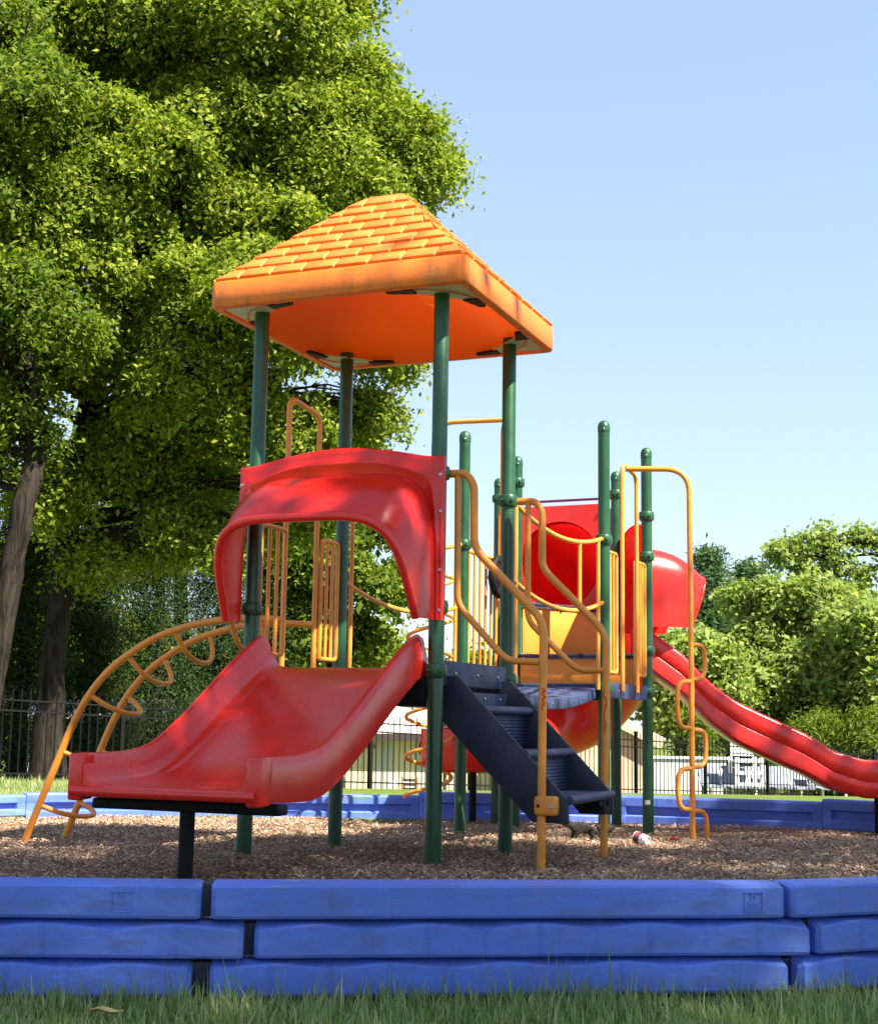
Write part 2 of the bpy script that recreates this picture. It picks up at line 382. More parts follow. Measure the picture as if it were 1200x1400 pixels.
# ================================================================== PLAY STRUCTURE FRAME
Ct = V(-.3308, 8.8243, 0); ro = R(67.727)
v = V(math.cos(ro), math.sin(ro), 0); u = V(-math.sin(ro), math.cos(ro), 0); wv = -u; Z = V(0, 0, 1)
HS = .6
FR, FL, BR, BL = Ct - u * HS - v * HS, Ct + u * HS - v * HS, Ct - u * HS + v * HS, Ct + u * HS + v * HS
C2 = V(.985, 11.61, 0); r2 = R(65.5); v2 = V(math.cos(r2), math.sin(r2), 0); u2 = V(-math.sin(r2), math.cos(r2), 0); H2 = .59
P7, P5, P8, P9 = C2 - u2 * H2 - v2 * H2, C2 + u2 * H2 - v2 * H2, C2 - u2 * H2 + v2 * H2, C2 + u2 * H2 + v2 * H2
P10 = C2 + v2 * (H2 + H2 * math.sqrt(3)); P6 = P9 + P10 - P8
DECK, MID, TOP, ROOFZ, FARTOP = 1.06, 1.34, 1.80, 3.235, 3.04
PS = thing('play_structure', (Ct.x, Ct.y, gz(Ct.y)), 'red, green and yellow playground tower with orange shingled roof, slides and climbers', 'playground')
PR = .0455
def post(P, top, dome, clamps, sticker=False):
    z0 = gz(P.y) - .25
    mb = MB()
    prof = [(PR * .98, z0), (PR, z0 + .02), (PR, top)]
    if not dome: prof += [(PR * .98, top + .003)]
    o = mb.lathe(prof, (P.x, P.y, 0), 28).build('post', 'green', PS)
    if dome:
        MB().lathe([(PR * 1.06, top - .03), (PR * 1.08, top), (PR * 1.02, top + .025), (PR * .8, top + .048), (PR * .4, top + .06), (.002, top + .063)], (P.x, P.y, 0), 24).build('post_cap', 'green', o)
        d = (V(0, 0, 0) - P); d.z = 0; d.normalize()
        MB().lathe([(.007, 0), (.007, .004), (.003, .006)], P + d * PR * 1.07 + V(0, 0, top - .012), 10, d).build('bolt', 'steel', o)
    for z in clamps:
        MB().lathe([(PR, z - .04), (PR * 1.3, z - .036), (PR * 1.42, z - .02), (PR * 1.45, z), (PR * 1.42, z + .02), (PR * 1.3, z + .036), (PR, z + .04)], (P.x, P.y, 0), 24).build('clamp', 'green', o)
        for a in (-.75, .35):
            d = (V(0, 0, 0) - P); d.z = 0; d.normalize(); d.rotate(Matrix.Rotation(a, 3, 'Z'))
            MB().lathe([(.012, -.004), (.012, .006), (.009, .009)], P + d * PR * 1.43 + V(0, 0, z), 10, d).build('bolt', 'green', o)
    return o
def zat(py, P): return ony(600 + P.x / P.y * FPX, py, P.y).z
post(FR, ROOFZ + .05, False, [DECK - .02, zat(647, FR), zat(830, FR)])
post(FL, ROOFZ + .05, False, [DECK - .02, zat(833, FL)])
post(BR, ROOFZ + .05, False, [DECK - .03, zat(685, BR)])
post(BL, ROOFZ + .05, False, [DECK - .03])
post(P5, FARTOP, True, [zat(745, P5), DECK - .03])
post(P6, FARTOP, True, [zat(682, P6)])
post(P7, FARTOP, True, [zat(738, P7), DECK - .03])
op8 = post(P8, FARTOP, True, [zat(706, P8), zat(761, P8), zat(890, P8), zat(947, P8)])
post(P9, FARTOP, True, [zat(660, P9)])
post(P10, FARTOP, True, [zat(676, P10)])
# white maker's label band on one post
arc = []
for z in (zat(1100, P8), zat(1094, P8)):
    arc.append([P8 + V(math.sin(a) * PR * 1.02, -math.cos(a) * PR * 1.02, z) for a in [(-.75 + .12 * i) for i in range(9)]])
MB().grid(arc).build('sticker', 'white', op8, solid=.001)

# ---------------------------------------------------------------- roof
HR = .839; ZE = 3.233; ZF = 3.40; ZA = ony(528, 279, 8.82).z; HT = .135
def rc(h, sx, sy): return Ct + wv * (h * sx) + v * (h * sy)      # sx along wv, sy along v
CORN = [(-1, -1), (1, -1), (1, 1), (-1, 1)]
mb = MB()
lv = [(HR - .05, ZE), (HR - .008, ZE), (HR, ZE + .01), (HR, ZF - .012), (HR - .012, ZF), (HR - .03, ZF + .004)]
def ring(h, z, rad=.05, n=5):
    out = []
    for i, (sx, sy) in enumerate(CORN):
        c = rc(h - rad, sx, sy); base = [math.pi, 1.5 * math.pi, 0, .5 * math.pi][i]
        for k in range(n + 1):
            a = base + .5 * math.pi * k / n
            out.append(c + wv * (rad * math.cos(a)) + v * (rad * math.sin(a)) + Z * z)
    return out
mb.grid([ring(h, z) for h, z in lv], closed=True)
roof = mb.build('roof', 'orange_fascia', PS, ang=50)
mb = MB(); mb.grid([ring(HT + .02, ZA - .022), ring(HT + .006, ZA + .012), ring(HT - .01, ZA + .018)], closed=True)
top = ring(HT - .01, ZA + .018); mb.add(top, [tuple(range(len(top)))])
mb.build('roof_cap', 'orange_shingle', roof)
# vaulted underside
rows = []; NS = 48
for j in range(9):
    s = j / 8; row = []
    for i in range(NS):
        a = 2 * math.pi * i / NS; ca, sa = math.cos(a), math.sin(a)
        e = 4.0 - 2.0 * min(1, s * 1.6); rr = (abs(ca) ** e + abs(sa) ** e) ** (-1 / e)
        h = (HR - .05) * (1 - s) * rr
        row.append(Ct + wv * (h * ca) + v * (h * sa) + Z * (ZE + .002 + .40 * (1 - (1 - s) ** 2.2)))
    rows.append(row)
MB().grid(rows, closed=True).build('roof_underside', 'orange_in', roof, ang=60)
for sx, sy in CORN:
    d1, d2 = wv * sx, v * sy; c = rc(HR - .055, sx, sy) + Z * (ZE + .018)
    MB().prism([c, c - d1 * .43, c - d2 * .43], Z * -.008).build('corner_plate', 'pale_plate', roof, smooth=False)
    for a, b in ((d1, d2), (d2, d1)):
        q = c - a * .47
        MB().prism([q - b * .015, q + a * .16 - b * .015, q + a * .16 - b * .10, q - b * .05], Z * -.018).build('bracket', 'black', roof, smooth=False)
MB().lathe([(.035, 0), (.035, -.006), (.02, -.008)], Ct + Z * (ZE + .401), 16).build('boss', 'orange', roof)
# shingles, one mesh each
NRW = 8
for sd in range(4):
    dirs = [(wv, -v), (v, wv), (-wv, v), (-v, -wv)][sd]; a_, n_ = dirs
    slope = [(HR - .028, ZF + .004), (HT, ZA)]
    L3 = V(0, 0, 0)
    def pt(x, s, up):
        h = slope[0][0] + (slope[1][0] - slope[0][0]) * s; z = slope[0][1] + (slope[1][1] - slope[0][1]) * s
        nn_ = (n_ * (slope[1][1] - slope[0][1]) + Z * (slope[0][0] - slope[1][0])).normalized()
        return Ct + a_ * x + n_ * h + Z * z + nn_ * up
    for r_ in range(NRW):
        s0 = r_ / NRW - .006; s1 = (r_ + 1) / NRW + .012; s0 = max(s0, -.012); s1 = min(s1, 1)
        w0 = slope[0][0] + (HT - slope[0][0]) * s0; w1 = slope[0][0] + (HT - slope[0][0]) * s1
        tw = .215; off = (0 if r_ % 2 == 0 else .5) * tw + .03 * sd
        x = -6 * tw - off
        while x < w0:
            a0, a1 = x + .0004, x + tw - .0004
            b0, b1 = max(a0, -w0), min(a1, w0); t0, t1 = max(a0, -w1), min(a1, w1)
            x += tw
            if b1 - b0 < .012: continue
            if t1 - t0 < .004:
                m_ = min(max((b0 + b1) / 2, -w1), w1); t0, t1 = m_ - .002, m_ + .002
            j_ = rng.uniform(-.002, .003)
            q = [pt(b0, s0, 0), pt(b1, s0, 0), pt(t1, s1, 0), pt(t0, s1, 0)]
            g_ = min(.008, (b1 - b0) * .3); h_ = min(.006, (t1 - t0) * .3)
            Q = [pt(b0 + g_, s0, .026 + j_), pt(b1 - g_, s0, .026 + j_), pt(t1 - h_, s1, .010), pt(t0 + h_, s1, .010)]
            MB().add(q + Q, [(4, 5, 6, 7), (0, 1, 5, 4), (1, 2, 6, 5), (2, 3, 7, 6), (3, 0, 4, 7)]).build('shingle', 'orange_shingle', roof, bevel=.003, seg=1)

# ---------------------------------------------------------------- decks
def deck(name, pts, z, th, inset=.02, m='navy'):
    c = sum(pts, V(0, 0, 0)) / len(pts)
    q = [p + (c - p).normalized() * inset + Z * (z - th) for p in pts]
    return MB().prism(q, Z * th).build(name, m, PS, bevel=.008)
deck('deck', [FL, FR, BR, BL], DECK, .05, .08)
deck('deck', [P5, P7, P8, P9], DECK, .05, .08)
deck('deck', [P9, P8, P10], MID, .06, .07)
deck('deck', [P9, P10, P6], TOP, .06, .07)
def skirt(A, B, z0, z1, th=.03, inset=.05, m='navy', bolts=0, name='deck_edge', out=None):
    d = (B - A).normalized(); n = V(d.y, -d.x, 0)
    if out is not None and n.dot(out) < 0: n = -n
    a, b = A + d * inset, B - d * inset; c = (a + b) / 2 + Z * ((z0 + z1) / 2)
    o = MB().box(c, ((b - a).length, th, z1 - z0), (d, n, Z)).build(name, m, PS, bevel=.008)
    for i in range(bolts):
        p = a + (b - a) * ((i + .5) / bolts) + Z * ((z0 + z1) / 2) + n * (th / 2)
        MB().lathe([(.011, -.002), (.011, .004), (.007, .007)], p, 12, n).build('bolt', 'steel', o)
        MB().lathe([(.008, -.002), (.008, .0012)], p + d * .075, 10, n).build('bolt_hole', 'black', o)
    return o
skirt(FL, FR, DECK - .22, DECK - .052, m='black', inset=.06, out=-v)
skirt(FL, BL, DECK - .16, DECK - .002, inset=.06, out=u)
skirt(BL, BR, DECK - .16, DECK - .002, inset=.06, out=v)
skirt(FR, BR, DECK - .10, DECK + .045, th=.05, inset=.06, bolts=3, out=wv)
skirt(P7, P8, DECK - .11, DECK + .01, inset=.05, bolts=2, out=-u2)
skirt(P5, P9, DECK - .11, DECK + .01, inset=.05, out=u2)
skirt(P5, P7, DECK - .13, DECK - .055, inset=.05, out=-v2)
# step-up risers (yellow boards with dark nosing)
def riser(A, B, z0, z1):
    d = (B - A).normalized(); n = V(d.y, -d.x, 0)
    if n.y > 0: n = -n
    c = (A + B) / 2 + n * .02; Ln = (B - A).length - .10
    o = MB().box(c + Z * ((z0 + z1 - .03) / 2), (Ln, .022, z1 - z0 - .05), (d, n, Z)).build('riser_panel', 'yellow_panel', PS, bevel=.008)
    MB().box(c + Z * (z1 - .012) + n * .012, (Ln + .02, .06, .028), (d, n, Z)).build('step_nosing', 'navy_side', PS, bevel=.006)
    for f_ in (-.42, -.1, .3):
        p = c + d * (Ln * f_) + n * .012 + Z * (z1 - .06)
        MB().lathe([(.010, 0), (.010, .006), (.006, .012)], p, 10, n).build('bolt', 'black', o)
riser(P9, P8, DECK, MID)
riser(P9, P10, MID, TOP)

# ---------------------------------------------------------------- wide front slide
Mf = (FL + FR) / 2; a_f, b_f = wv, -v
def SF(a, b, z):
    t = max(0, b) / 1.9; return Mf + a_f * (a * (1 - .065 * t) + .055 * t) + b_f * b + Z * z
bedk = [(-.04, 1.062), (.06, 1.055), (.2, 1.005), (.38, .915), (.6, .795), (.8, .683), (1.0, .58), (1.157, .51), (1.3, .468), (1.45, .450), (1.65, .444), (1.86, .440), (1.90, .436)]
def itp(tab, x):
    for (x0, y0), (x1, y1) in zip(tab, tab[1:]):
        if x <= x1: return y0 + (y1 - y0) * max(0, (x - x0)) / (x1 - x0)
    return tab[-1][1]
def smooth_tab(tab, n=44):
    P = spline([V(a, b, 0) for a, b in tab], 6); return [(p.x, p.y) for p in P]
bt = smooth_tab(bedk)
wallk = [(-.04, .10), (.0, .17), (.05, .19), (.2, .185), (.6, .18), (1.1, .165), (1.35, .15), (1.5, .145), (1.9, .145)]
lowk = [(-.04, .05), (.2, .075), (1.0, .085), (1.4, .075), (1.9, .05)]
rows = []
for b, z in bt:
    hw = .50 - .0 * b; wt = z + itp(wallk, b); lo = z - itp(lowk, b)
    half = [(.525, lo), (.530, lo + .03), (.530, wt - .05), (.522, wt - .015), (.505, wt), (.488, wt - .004), (.476, wt - .02), (.455, z + .075), (.44, z + .03), (.415, z + .006), (.36, z), (.2, z - .004), (0, z - .006)]
    under = [(-.49, lo), (-.44, lo + .02), (0, lo + .025), (.44, lo + .02), (.49, lo)]
    prof = [(-a, zz) for a, zz in half] + [(a, zz) for a, zz in half[::-1][1:]]
    prof += [(a, zz) for a, zz in under[::-1]]
    rows.append([SF(a, b, zz) for a, zz in prof])
mb = MB(); mb.grid(rows, closed=True); n = len(rows[0])
mb.f.append(tuple(range(n))); mb.f.append(tuple((len(rows) - 1) * n + k for k in range(n)))
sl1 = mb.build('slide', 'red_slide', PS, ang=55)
# thicker end blocks of the side walls and rolled exit lip
for s in (-1, 1):
    pts = [(s * .545, 1.80, .375), (s * .545, 1.915, .37), (s * .545, 1.915, .585), (s * .545, 1.80, .59)]
    MB().prism([SF(*p) for p in pts], a_f * (-s * .075)).build('slide_end', 'red', sl1, bevel=.014, seg=3)
MB().tube([SF(-.52, 1.905, .415), SF(.52, 1.905, .415)], .026, 12).build('slide_lip', 'red', sl1)
MB().box(SF(.02, 1.70, .352), (1.0, .10, .05), (a_f, b_f, Z)).build('support_bar', 'black', PS, bevel=.012)
MB().tube([SF(.02, 1.70, .35), SF(.02, 1.70, -.3)], .036, 16).build('support_post', 'black', PS)

# ---------------------------------------------------------------- hoods over slide entrances
def arch_curve(hw, z0, z1, n=56, e=4.6, skew=0):
    out = []
    for i in range(n + 1):
        th = math.pi * (1 - i / n); c, s = math.cos(th), math.sin(th)
        a = hw * math.copysign(abs(c) ** (2 / e), c); z = z0 + (z1 - z0) * abs(s) ** (2 / e)
        out.append((a, z))
    return out
def hood(Mx, a_, b_, pw, hw, z0, zc, zt_c, zt_s, b0, bulge, rim_hw, rim_z, b_bot, name='slide_hood', botw=None, rr=.026):
    def S(a, b, z): return Mx + a_ * a + b_ * b + Z * z
    cre = arch_curve(hw, z0, zc); rim = arch_curve(rim_hw, z0 + .0, rim_z); n = len(cre)
    if botw is not None:
        rim = [(a + math.copysign((botw - rim_hw) * (1 - min(1, (z - z0) / (rim_z - z0))) ** 1.0, a), z) for a, z in rim]
    def rb(i): t = math.sin(math.pi * i / (n - 1)); return b_bot + (bulge - b_bot) * t ** .42
    # outer outline
    outl = []
    for i, (a, z) in enumerate(cre):
        th = math.pi * (1 - i / (n - 1)); c, s = math.cos(th), math.sin(th)
        m = max(abs(c), abs(s)); X, Y = c / m, s / m
        aa = pw * X; f = aa / pw
        zt = zt_s + (zt_c - zt_s) * max(0, math.cos(f * math.pi / 2 / .86)) if abs(f) < .86 else zt_s
        outl.append((aa, z0 + (zt - z0) * Y))
    rows = []
    rows.append([S(a, b0 - .035, z) for a, z in outl])
    rows.append([S(a, b0 - .006, z) for a, z in outl])
    ins = lambda k_: [S(o[0] * (1 - k_) + c[0] * k_, b0, o[1] * (1 - k_) + c[1] * k_) for o, c in zip(outl, cre)]
    rows.append([S(o[0] * .99, b0 + .004, z0 + (o[1] - z0) * .988) for o in outl])
    for k_, db in ((.25, .002), (.42, .002), (.52, .016), (.62, .016), (.75, .002), (.93, .004)):
        rows.append([p + b_ * db for p in ins(k_)])
    for t in (0.0, .08, .22, .4, .6, .8, .93, 1.0):
        row = []
        for i, ((a, z), (ra, rz)) in enumerate(zip(cre, rim)):
            e = t ** .8; q = t - .22 * math.sin(math.pi * t)   # droop starts slowly
            row.append(S(a + (ra - a) * q, b0 + (rb(i) - b0) * e, z + (rz - z) * q))
        rows.append(row)
    o = MB().grid(rows).build(name, 'red_thin', PS, ang=70)
    r = [S(a, rb(i), z) for i, (a, z) in enumerate(rim)]
    MB().tube(r, rr, 12).build('hood_rim', 'red', o)
    return o
zr_ = lambda px, py, b: onpl(px, py, Mf + b_f * b, a_f).z
hood(Mf, a_f, b_f, .665, .625, zr_(590, 848, .08), zr_(460, 650, .1), zr_(470, 613, .08), zr_(590, 624, .08), .09, .58, .56, zr_(450, 706, .56), .30, botw=.60)
for sx_ in (-1, 1):
    for py_ in (650, 700, 780, 835):
        MB().lathe([(.011, -.003), (.011, .004), (.006, .007)], Mf + a_f * (.648 * sx_) + b_f * .092 + Z * zr_(590, py_, .08), 10, b_f).build('bolt', 'steel', PS)
for P in (FL, FR):
    for py in (647, 833):
        zz = zat(py, P); MB().box(P + b_f * .055 + Z * zz, (.05, .06, .035), (a_f, b_f, Z)).build('hood_bracket', 'green', PS, bevel=.006)

# ---------------------------------------------------------------- barriers and arches
TR, BRD = .0165, .0145
def tube_part(name, pts, r=TR, m='yellow', parent=None, rad=.06, n=12):
    return MB().tube(fillet(pts, rad), r, n).build(name, m, parent or PS)
def barrier(A, B, fr, z0, z1, n, out, name='barrier', post_side=True):
    """narrow barred panel between the fractions fr of the edge A-B: closed loop with bars"""
    a, b = A.lerp(B, fr[0]) + out, A.lerp(B, fr[1]) + out
    o = tube_part(name, [a + Z * z0, a + Z * z1, b + Z * z1, b + Z * z0, a + Z * (z0 + .0)], .0145, rad=.035)
    for i in range(1, n + 1):
        p = a.lerp(b, i / (n + 1)); tube_part('bar', [p + Z * (z0 + .002), p + Z * z1], .0125, parent=o)
    return o
def arch(A, B, f0, f1, zb, zt, out, bow=0):
    a, b = A.lerp(B, f0) + out, A.lerp(B, f1) + out
    return tube_part('entry_arch', [a + Z * (zb - .05), a + Z * (zt), b + Z * (zt - .04), b + Z * (zb - .05)], .0175, rad=.09)
EL = (FL, BL)
zt1 = onpl(400, 541, FL, v).z
arch(FL, BL, .37, .73, DECK, zt1, u * .03)
barrier(FL, BL, (.07, .33), DECK + .09, zat(720, FL) - .25 + .28, 2, u * .0)
barrier(FL, BL, (.75, .95), DECK + .09, zat(720, FL) + .03, 2, u * .0)
zt2 = onpl(858, 641, P7, v2).z
arch(P7, P8, .32, .66, DECK, zt2, -u2 * .03)
zb1 = zat(752, P7)
barrier(P7, P8, (.06, .27), DECK + .09, zb1, 2, -u2 * 0)
barrier(P7, P8, (.70, .94), DECK + .09, zb1, 3, -u2 * 0)
zt3 = zt2 + (TOP - DECK)
arch(P9, P6, .30, .66, TOP, zt3, u2 * .03)
barrier(P9, P6, (.06, .27), TOP + .09, TOP + .95, 2, u2 * 0)
barrier(P9, P6, (.69, .94), TOP + .09, TOP + .95, 2, u2 * 0)
# full barrier between two far posts with a play wheel
bz1 = zat(752, P5)
o = MB().tube([P5 + v2 * .05 + Z * bz1, P9 - v2 * .05 + Z * bz1], .016).build('barrier', 'yellow', PS)
tube_part('barrier_rail', [P5 + v2 * .05 + Z * (DECK + .08), P9 - v2 * .05 + Z * (DECK + .08)], .016, parent=o)
for i in range(9):
    p = P5.lerp(P9, (i + 1) / 10); tube_part('bar', [p + Z * (DECK + .08), p + Z * bz1], .013, parent=o)
pw = onpl(682, 789, P5 - u2 * .09, v2); ax = -u2
o = MB()
o.tube([pw + (v2 * math.cos(t) + Z * math.sin(t)) *   .15 for t in [2 * math.pi * i / 28 for i in range(29)]], .034, 12, cap=False)
o = o.build('play_wheel', 'black', PS)
for i in range(3):
    t = 2 * math.pi * i / 3 + .4; MB().tube([pw, pw + (v2 * math.cos(t) + Z * math.sin(t)) * .14], .018, 8).build('spoke', 'black', o)
MB().lathe([(.05, -.03), (.10, -.012), (.10, .012), (.04, .03)], pw, 20, ax).build('wheel_hub', 'black', o)
MB().tube([pw, pw + u2 * .10], .015, 10).build('wheel_axle', 'steel', o)

# ---------------------------------------------------------------- hanging plank bridge
def bridge_edge(A, B, off):
    return A + off, B + off
SAG = .105
def bz(t): return -SAG * (1 - (2 * t - 1) ** 2)
A0, B0 = BL.lerp(BR, .5) + v * .03, P5.lerp(P7, .5) - v2 * .03
bd = (B0 - A0); bL = bd.length
NP = 9
first = None
# dark cables/hangers under the planks are the bridge part, planks its pieces
mb = MB()
for s in (-.42, .42):
    pa, pb = BL.lerp(BR, .5 + s * .9), P5.lerp(P7, .5 + s * .9)
    mb.tube([pa.lerp(pb, t / 12) + Z * (DECK - .065 + bz(t / 12)) for t in range(13)], .016, 8)
bridge = mb.build('bridge', 'black', PS)
for i in range(NP):
    t0, t1 = (i + .03) / NP, (i + .97) / NP
    def edge(t, s): return BL.lerp(BR, .5 + s).lerp(P5.lerp(P7, .5 + s), t) + Z * (DECK - .03 + bz(t))
    c = [edge(t0, -.46), edge(t0, .46), edge(t1, .46), edge(t1, -.46)]
    up_ = (c[1] - c[0]).cross(c[3] - c[0]).normalized()
    if up_.z < 0: up_ = -up_
    pl = MB().prism([p - up_ * .075 for p in c], up_ * .075).build('plank', 'navy', bridge, bevel=.012, seg=2)
    for r_ in range(2):
        tt = .35 + .35 * r_
        for k in range(7):
            m_ = MB()
            s = -.40 + .115 * k
            e0 = edge(t0, 0).lerp(edge(t1, 0), tt); across = (c[1] - c[0]); 
            q = (c[0].lerp(c[1], (s + .46) / .92)).lerp(c[3].lerp(c[2], (s + .46) / .92), tt) + up_ * .0015
            al = (c[3] - c[0]).normalized(); ac = across.normalized()
            m_.box(q + ac * .045, (.075, .016, .003), (ac, al, up_))
            m_.build('slot', 'black', bridge, smooth=False)
    if i % 1 == 0:
        for s in (.46,):
            p = (c[1] + c[2]) / 2 - up_ * .035; d_ = (c[1] - c[0]).normalized()
            MB().lathe([(.009, -.002), (.009, .004), (.005, .006)], p, 10, d_).build('bolt', 'steel', bridge)
def bridge_rail(A, B, zA, zB, z2A, z2B, side):
    top = [A.lerp(B, t / 14) + Z * (zA + (zB - zA) * t / 14 - .135 * (1 - (2 * t / 14 - 1) ** 2)) for t in range(15)]
    low = [A.lerp(B, t / 14) + Z * (z2A + (z2B - z2A) * t / 14 - .135 * (1 - (2 * t / 14 - 1) ** 2)) for t in range(15)]
    o = MB().tube(top, .0175, 10).build('bridge_rail', 'yellow', PS)
    MB().tube(low, .0165, 10).build('lower_rail', 'yellow', o)
    for t in (1, 5, 10, 13):
        a, b = top[t], low[t]
        if t in (1, 13): b = V(a.x, a.y, DECK - .05)
        if t == 5: continue
        MB().tube([b, a], .0155, 10).build('upright', 'yellow', o)
    return o
zA, zB = onpl(712, 690, BR, (P7 - BR)).z, onpl(822, 738, BR, (P7 - BR)).z
yA, yB = onpl(712, 799, BR, (P7 - BR)).z, onpl(822, 826, BR, (P7 - BR)).z
bridge_rail(BR, P7, zA + .03, zB + .02, yA + .04, yB + .02, 1)
bridge_rail(BL, P5, zA + .02, zB + .02, yA + .04, yB + .02, -1)

# ---------------------------------------------------------------- stairs
def SS(a, q, z): return FR + wv * a + v * q + Z * z
Q0, Q1 = .115, 1.06
sp_ = [(-.02, 1.015), (.086, 1.015), (.745, .335), (.745, .215), (.54, .215), (-.02, .775)]
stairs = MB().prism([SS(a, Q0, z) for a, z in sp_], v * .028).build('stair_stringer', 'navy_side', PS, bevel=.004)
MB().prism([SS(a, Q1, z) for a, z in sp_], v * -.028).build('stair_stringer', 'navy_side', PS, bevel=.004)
for i, (a0, a1, z) in enumerate([(-.02, .225, .845), (.205, .49, .60), (.47, .75, .355)]):
    o = MB().box(SS((a0 + a1) / 2, (Q0 + Q1) / 2, z - .022), (a1 - a0, Q1 - Q0 - .06, .044), (wv, v, Z)).build('stair_tread', 'navy', PS, bevel=.012, seg=3)
    MB().tube([SS(a1 - .008, Q0 + .03, z - .018), SS(a1 - .008, Q1 - .03, z - .018)], .026, 10).build('tread_nose', 'navy', o)
    if i < 2:
        zl = [.60, .355][i]
        rows = []
        for k in range(41):
            zz = zl + (z - .04 - zl) * k / 40; bump_ = .007 * (0.5 - .5 * math.cos(2 * math.pi * k / 4))
            rows.append([SS(a1 - .035 + bump_, Q0 + .03, zz), SS(a1 - .035 + bump_, Q1 - .03, zz)])
        MB().grid(rows).build('stair_riser', 'navy', PS, ang=180, solid=.006)
o = MB().box(SS(.045, (Q0 + Q1) / 2, .875), (.04, Q1 - Q0 - .06, .11), (wv, v, Z)).build('stair_riser', 'navy', PS, bevel=.008)
for q in (.35, .62, .9):
    MB().lathe([(.011, 0), (.011, .005), (.007, .008)], SS(.065, q, .895), 12, wv).build('bolt', 'steel', o)
MB().box(SS(.66, Q1 - .12, .275), (.16, .16, .10), (wv, v, Z)).build('stair_bracket', 'black', PS, bevel=.01)
for q in (Q1 - .3, Q1 - .12):
    MB().lathe([(.02, 0), (.02, .008), (.012, .014)], SS(.74, q, .29), 12, wv).build('bolt', 'black', PS)
HRr = .0235
def px_rail(name, pts, P, d, r, rad=.07, n=14):
    return MB().tube(fillet([onpl(x, y, P, d) for x, y in pts], rad, 7), r, n).build(name, 'yellow', PS)
pn = FR + v * .065; pf = FR + v * 1.115
zg1 = (gz(7.9) - .2)
b1 = onpl(740, 1187, pn, wv); b2 = onpl(825, 1168, pf, wv)
h1 = px_rail('handrail', [(612, 648), (637, 647), (648, 662), (648, 742), (655, 757), (736, 842), (743, 862), (741, 1000), (739.5, 1187), (739, 1225)], pn, wv, HRr)
px_rail('handrail_brace', [(626, 648), (625, 826), (693, 904), (738, 905)], pn, wv, .0195)
h2 = px_rail('handrail', [(708, 686), (731, 685), (741, 698), (741, 772), (747, 783), (820, 857), (829, 877), (827, 1000), (825, 1168), (824.5, 1200)], pf, wv, HRr)
px_rail('handrail_brace', [(722, 687), (721, 840), (726, 853), (789, 917), (826, 917)], pf, wv, .0195)
bk = onpl(747, 1102, pn - v * .002, wv)
o = MB().box(bk, (.125, .085, .105), (wv, v, Z)).build('rail_bracket', 'yellow', PS, bevel=.018, seg=3)
for dx in (-.035, .035):
    MB().lathe([(.014 if dx > 0 else .009, -.001), (.012 if dx > 0 else .008, .004)], bk - v * .043 + wv * dx, 14, -v).build('bolt', 'steel' if dx > 0 else 'black', o)
def scribble(P, pxs, d, off):
    pts = [onpl(x, y, P, d) + off for x, y in pxs]
    MB().tube(spline(pts, 4), .004, 6).build('graffiti', 'graffiti', h1 if P is pn else h2)
scribble(pn, [(742, 941), (747, 945), (742, 949), (747, 953), (743, 957), (746, 962), (742, 966), (744, 971)], wv, -v * .0225)
scribble(pf, [(828, 944), (825, 950), (830, 956), (829, 968), (827, 980), (829, 992), (827, 1003)], wv, -v * .0225)

# ---------------------------------------------------------------- curved ladder climber
e1, e2 = FL.lerp(BL, .37) + u * .03, FL.lerp(BL, .73) + u * .03
g1 = onz(35, 1147, gz(9.2)); g2 = onz(92, 1145, gz(9.6))
d1 = (g1 - e1); d1.z = 0
rail_px = [(386, 848), (330, 846), (295, 849), (255, 857), (215, 871), (180, 892), (150, 916), (122, 950), (100, 990), (80, 1037), (60, 1085), (45, 1122), (35, 1147)]
prof = [onpl(x, y, e1, d1.normalized()) for x, y in rail_px]
r1 = spline(prof, 5)
shift = ((e2 - e1) + (g2 - g1) * 0)
shift = V(shift.x, shift.y, 0) 
rl2 = [p + shift + (g2 - g1 - shift) * ((p - r1[0]).length / (r1[-1] - r1[0]).length) * V(1, 1, 0).length * 0 for p in r1]
lad = MB().tube(r1 + [r1[-1] + V(-.08, .02, -.25)], .0235, 14).build('ladder_rail', 'yellow', PS)
MB().tube(rl2 + [rl2[-1] + V(-.08, .02, -.25)], .0235, 14).build('ladder_rail', 'yellow', PS)
dn = d1.normalized()
for frac in (.12, .29, .44, .585, .735, .875):
    k = int(frac * (len(r1) - 1)); t = (r1[k + 1] - r1[k - 1]).normalized(); side = shift.normalized()
    nrm = t.cross(side); 
    if nrm.z > 0: nrm = -nrm
    a, b = r1[k], rl2[k]; dp = .20
    MB().tube(fillet([a, a.lerp(b, .18) + nrm * dp * .75, a.lerp(b, .5) + nrm * dp * 1.06, a.lerp(b, .85) + nrm * dp * 1.0, b.lerp(a, .0) + nrm * dp * .6, b], .09, 5), .0165, 10).build('rung', 'yellow', PS)

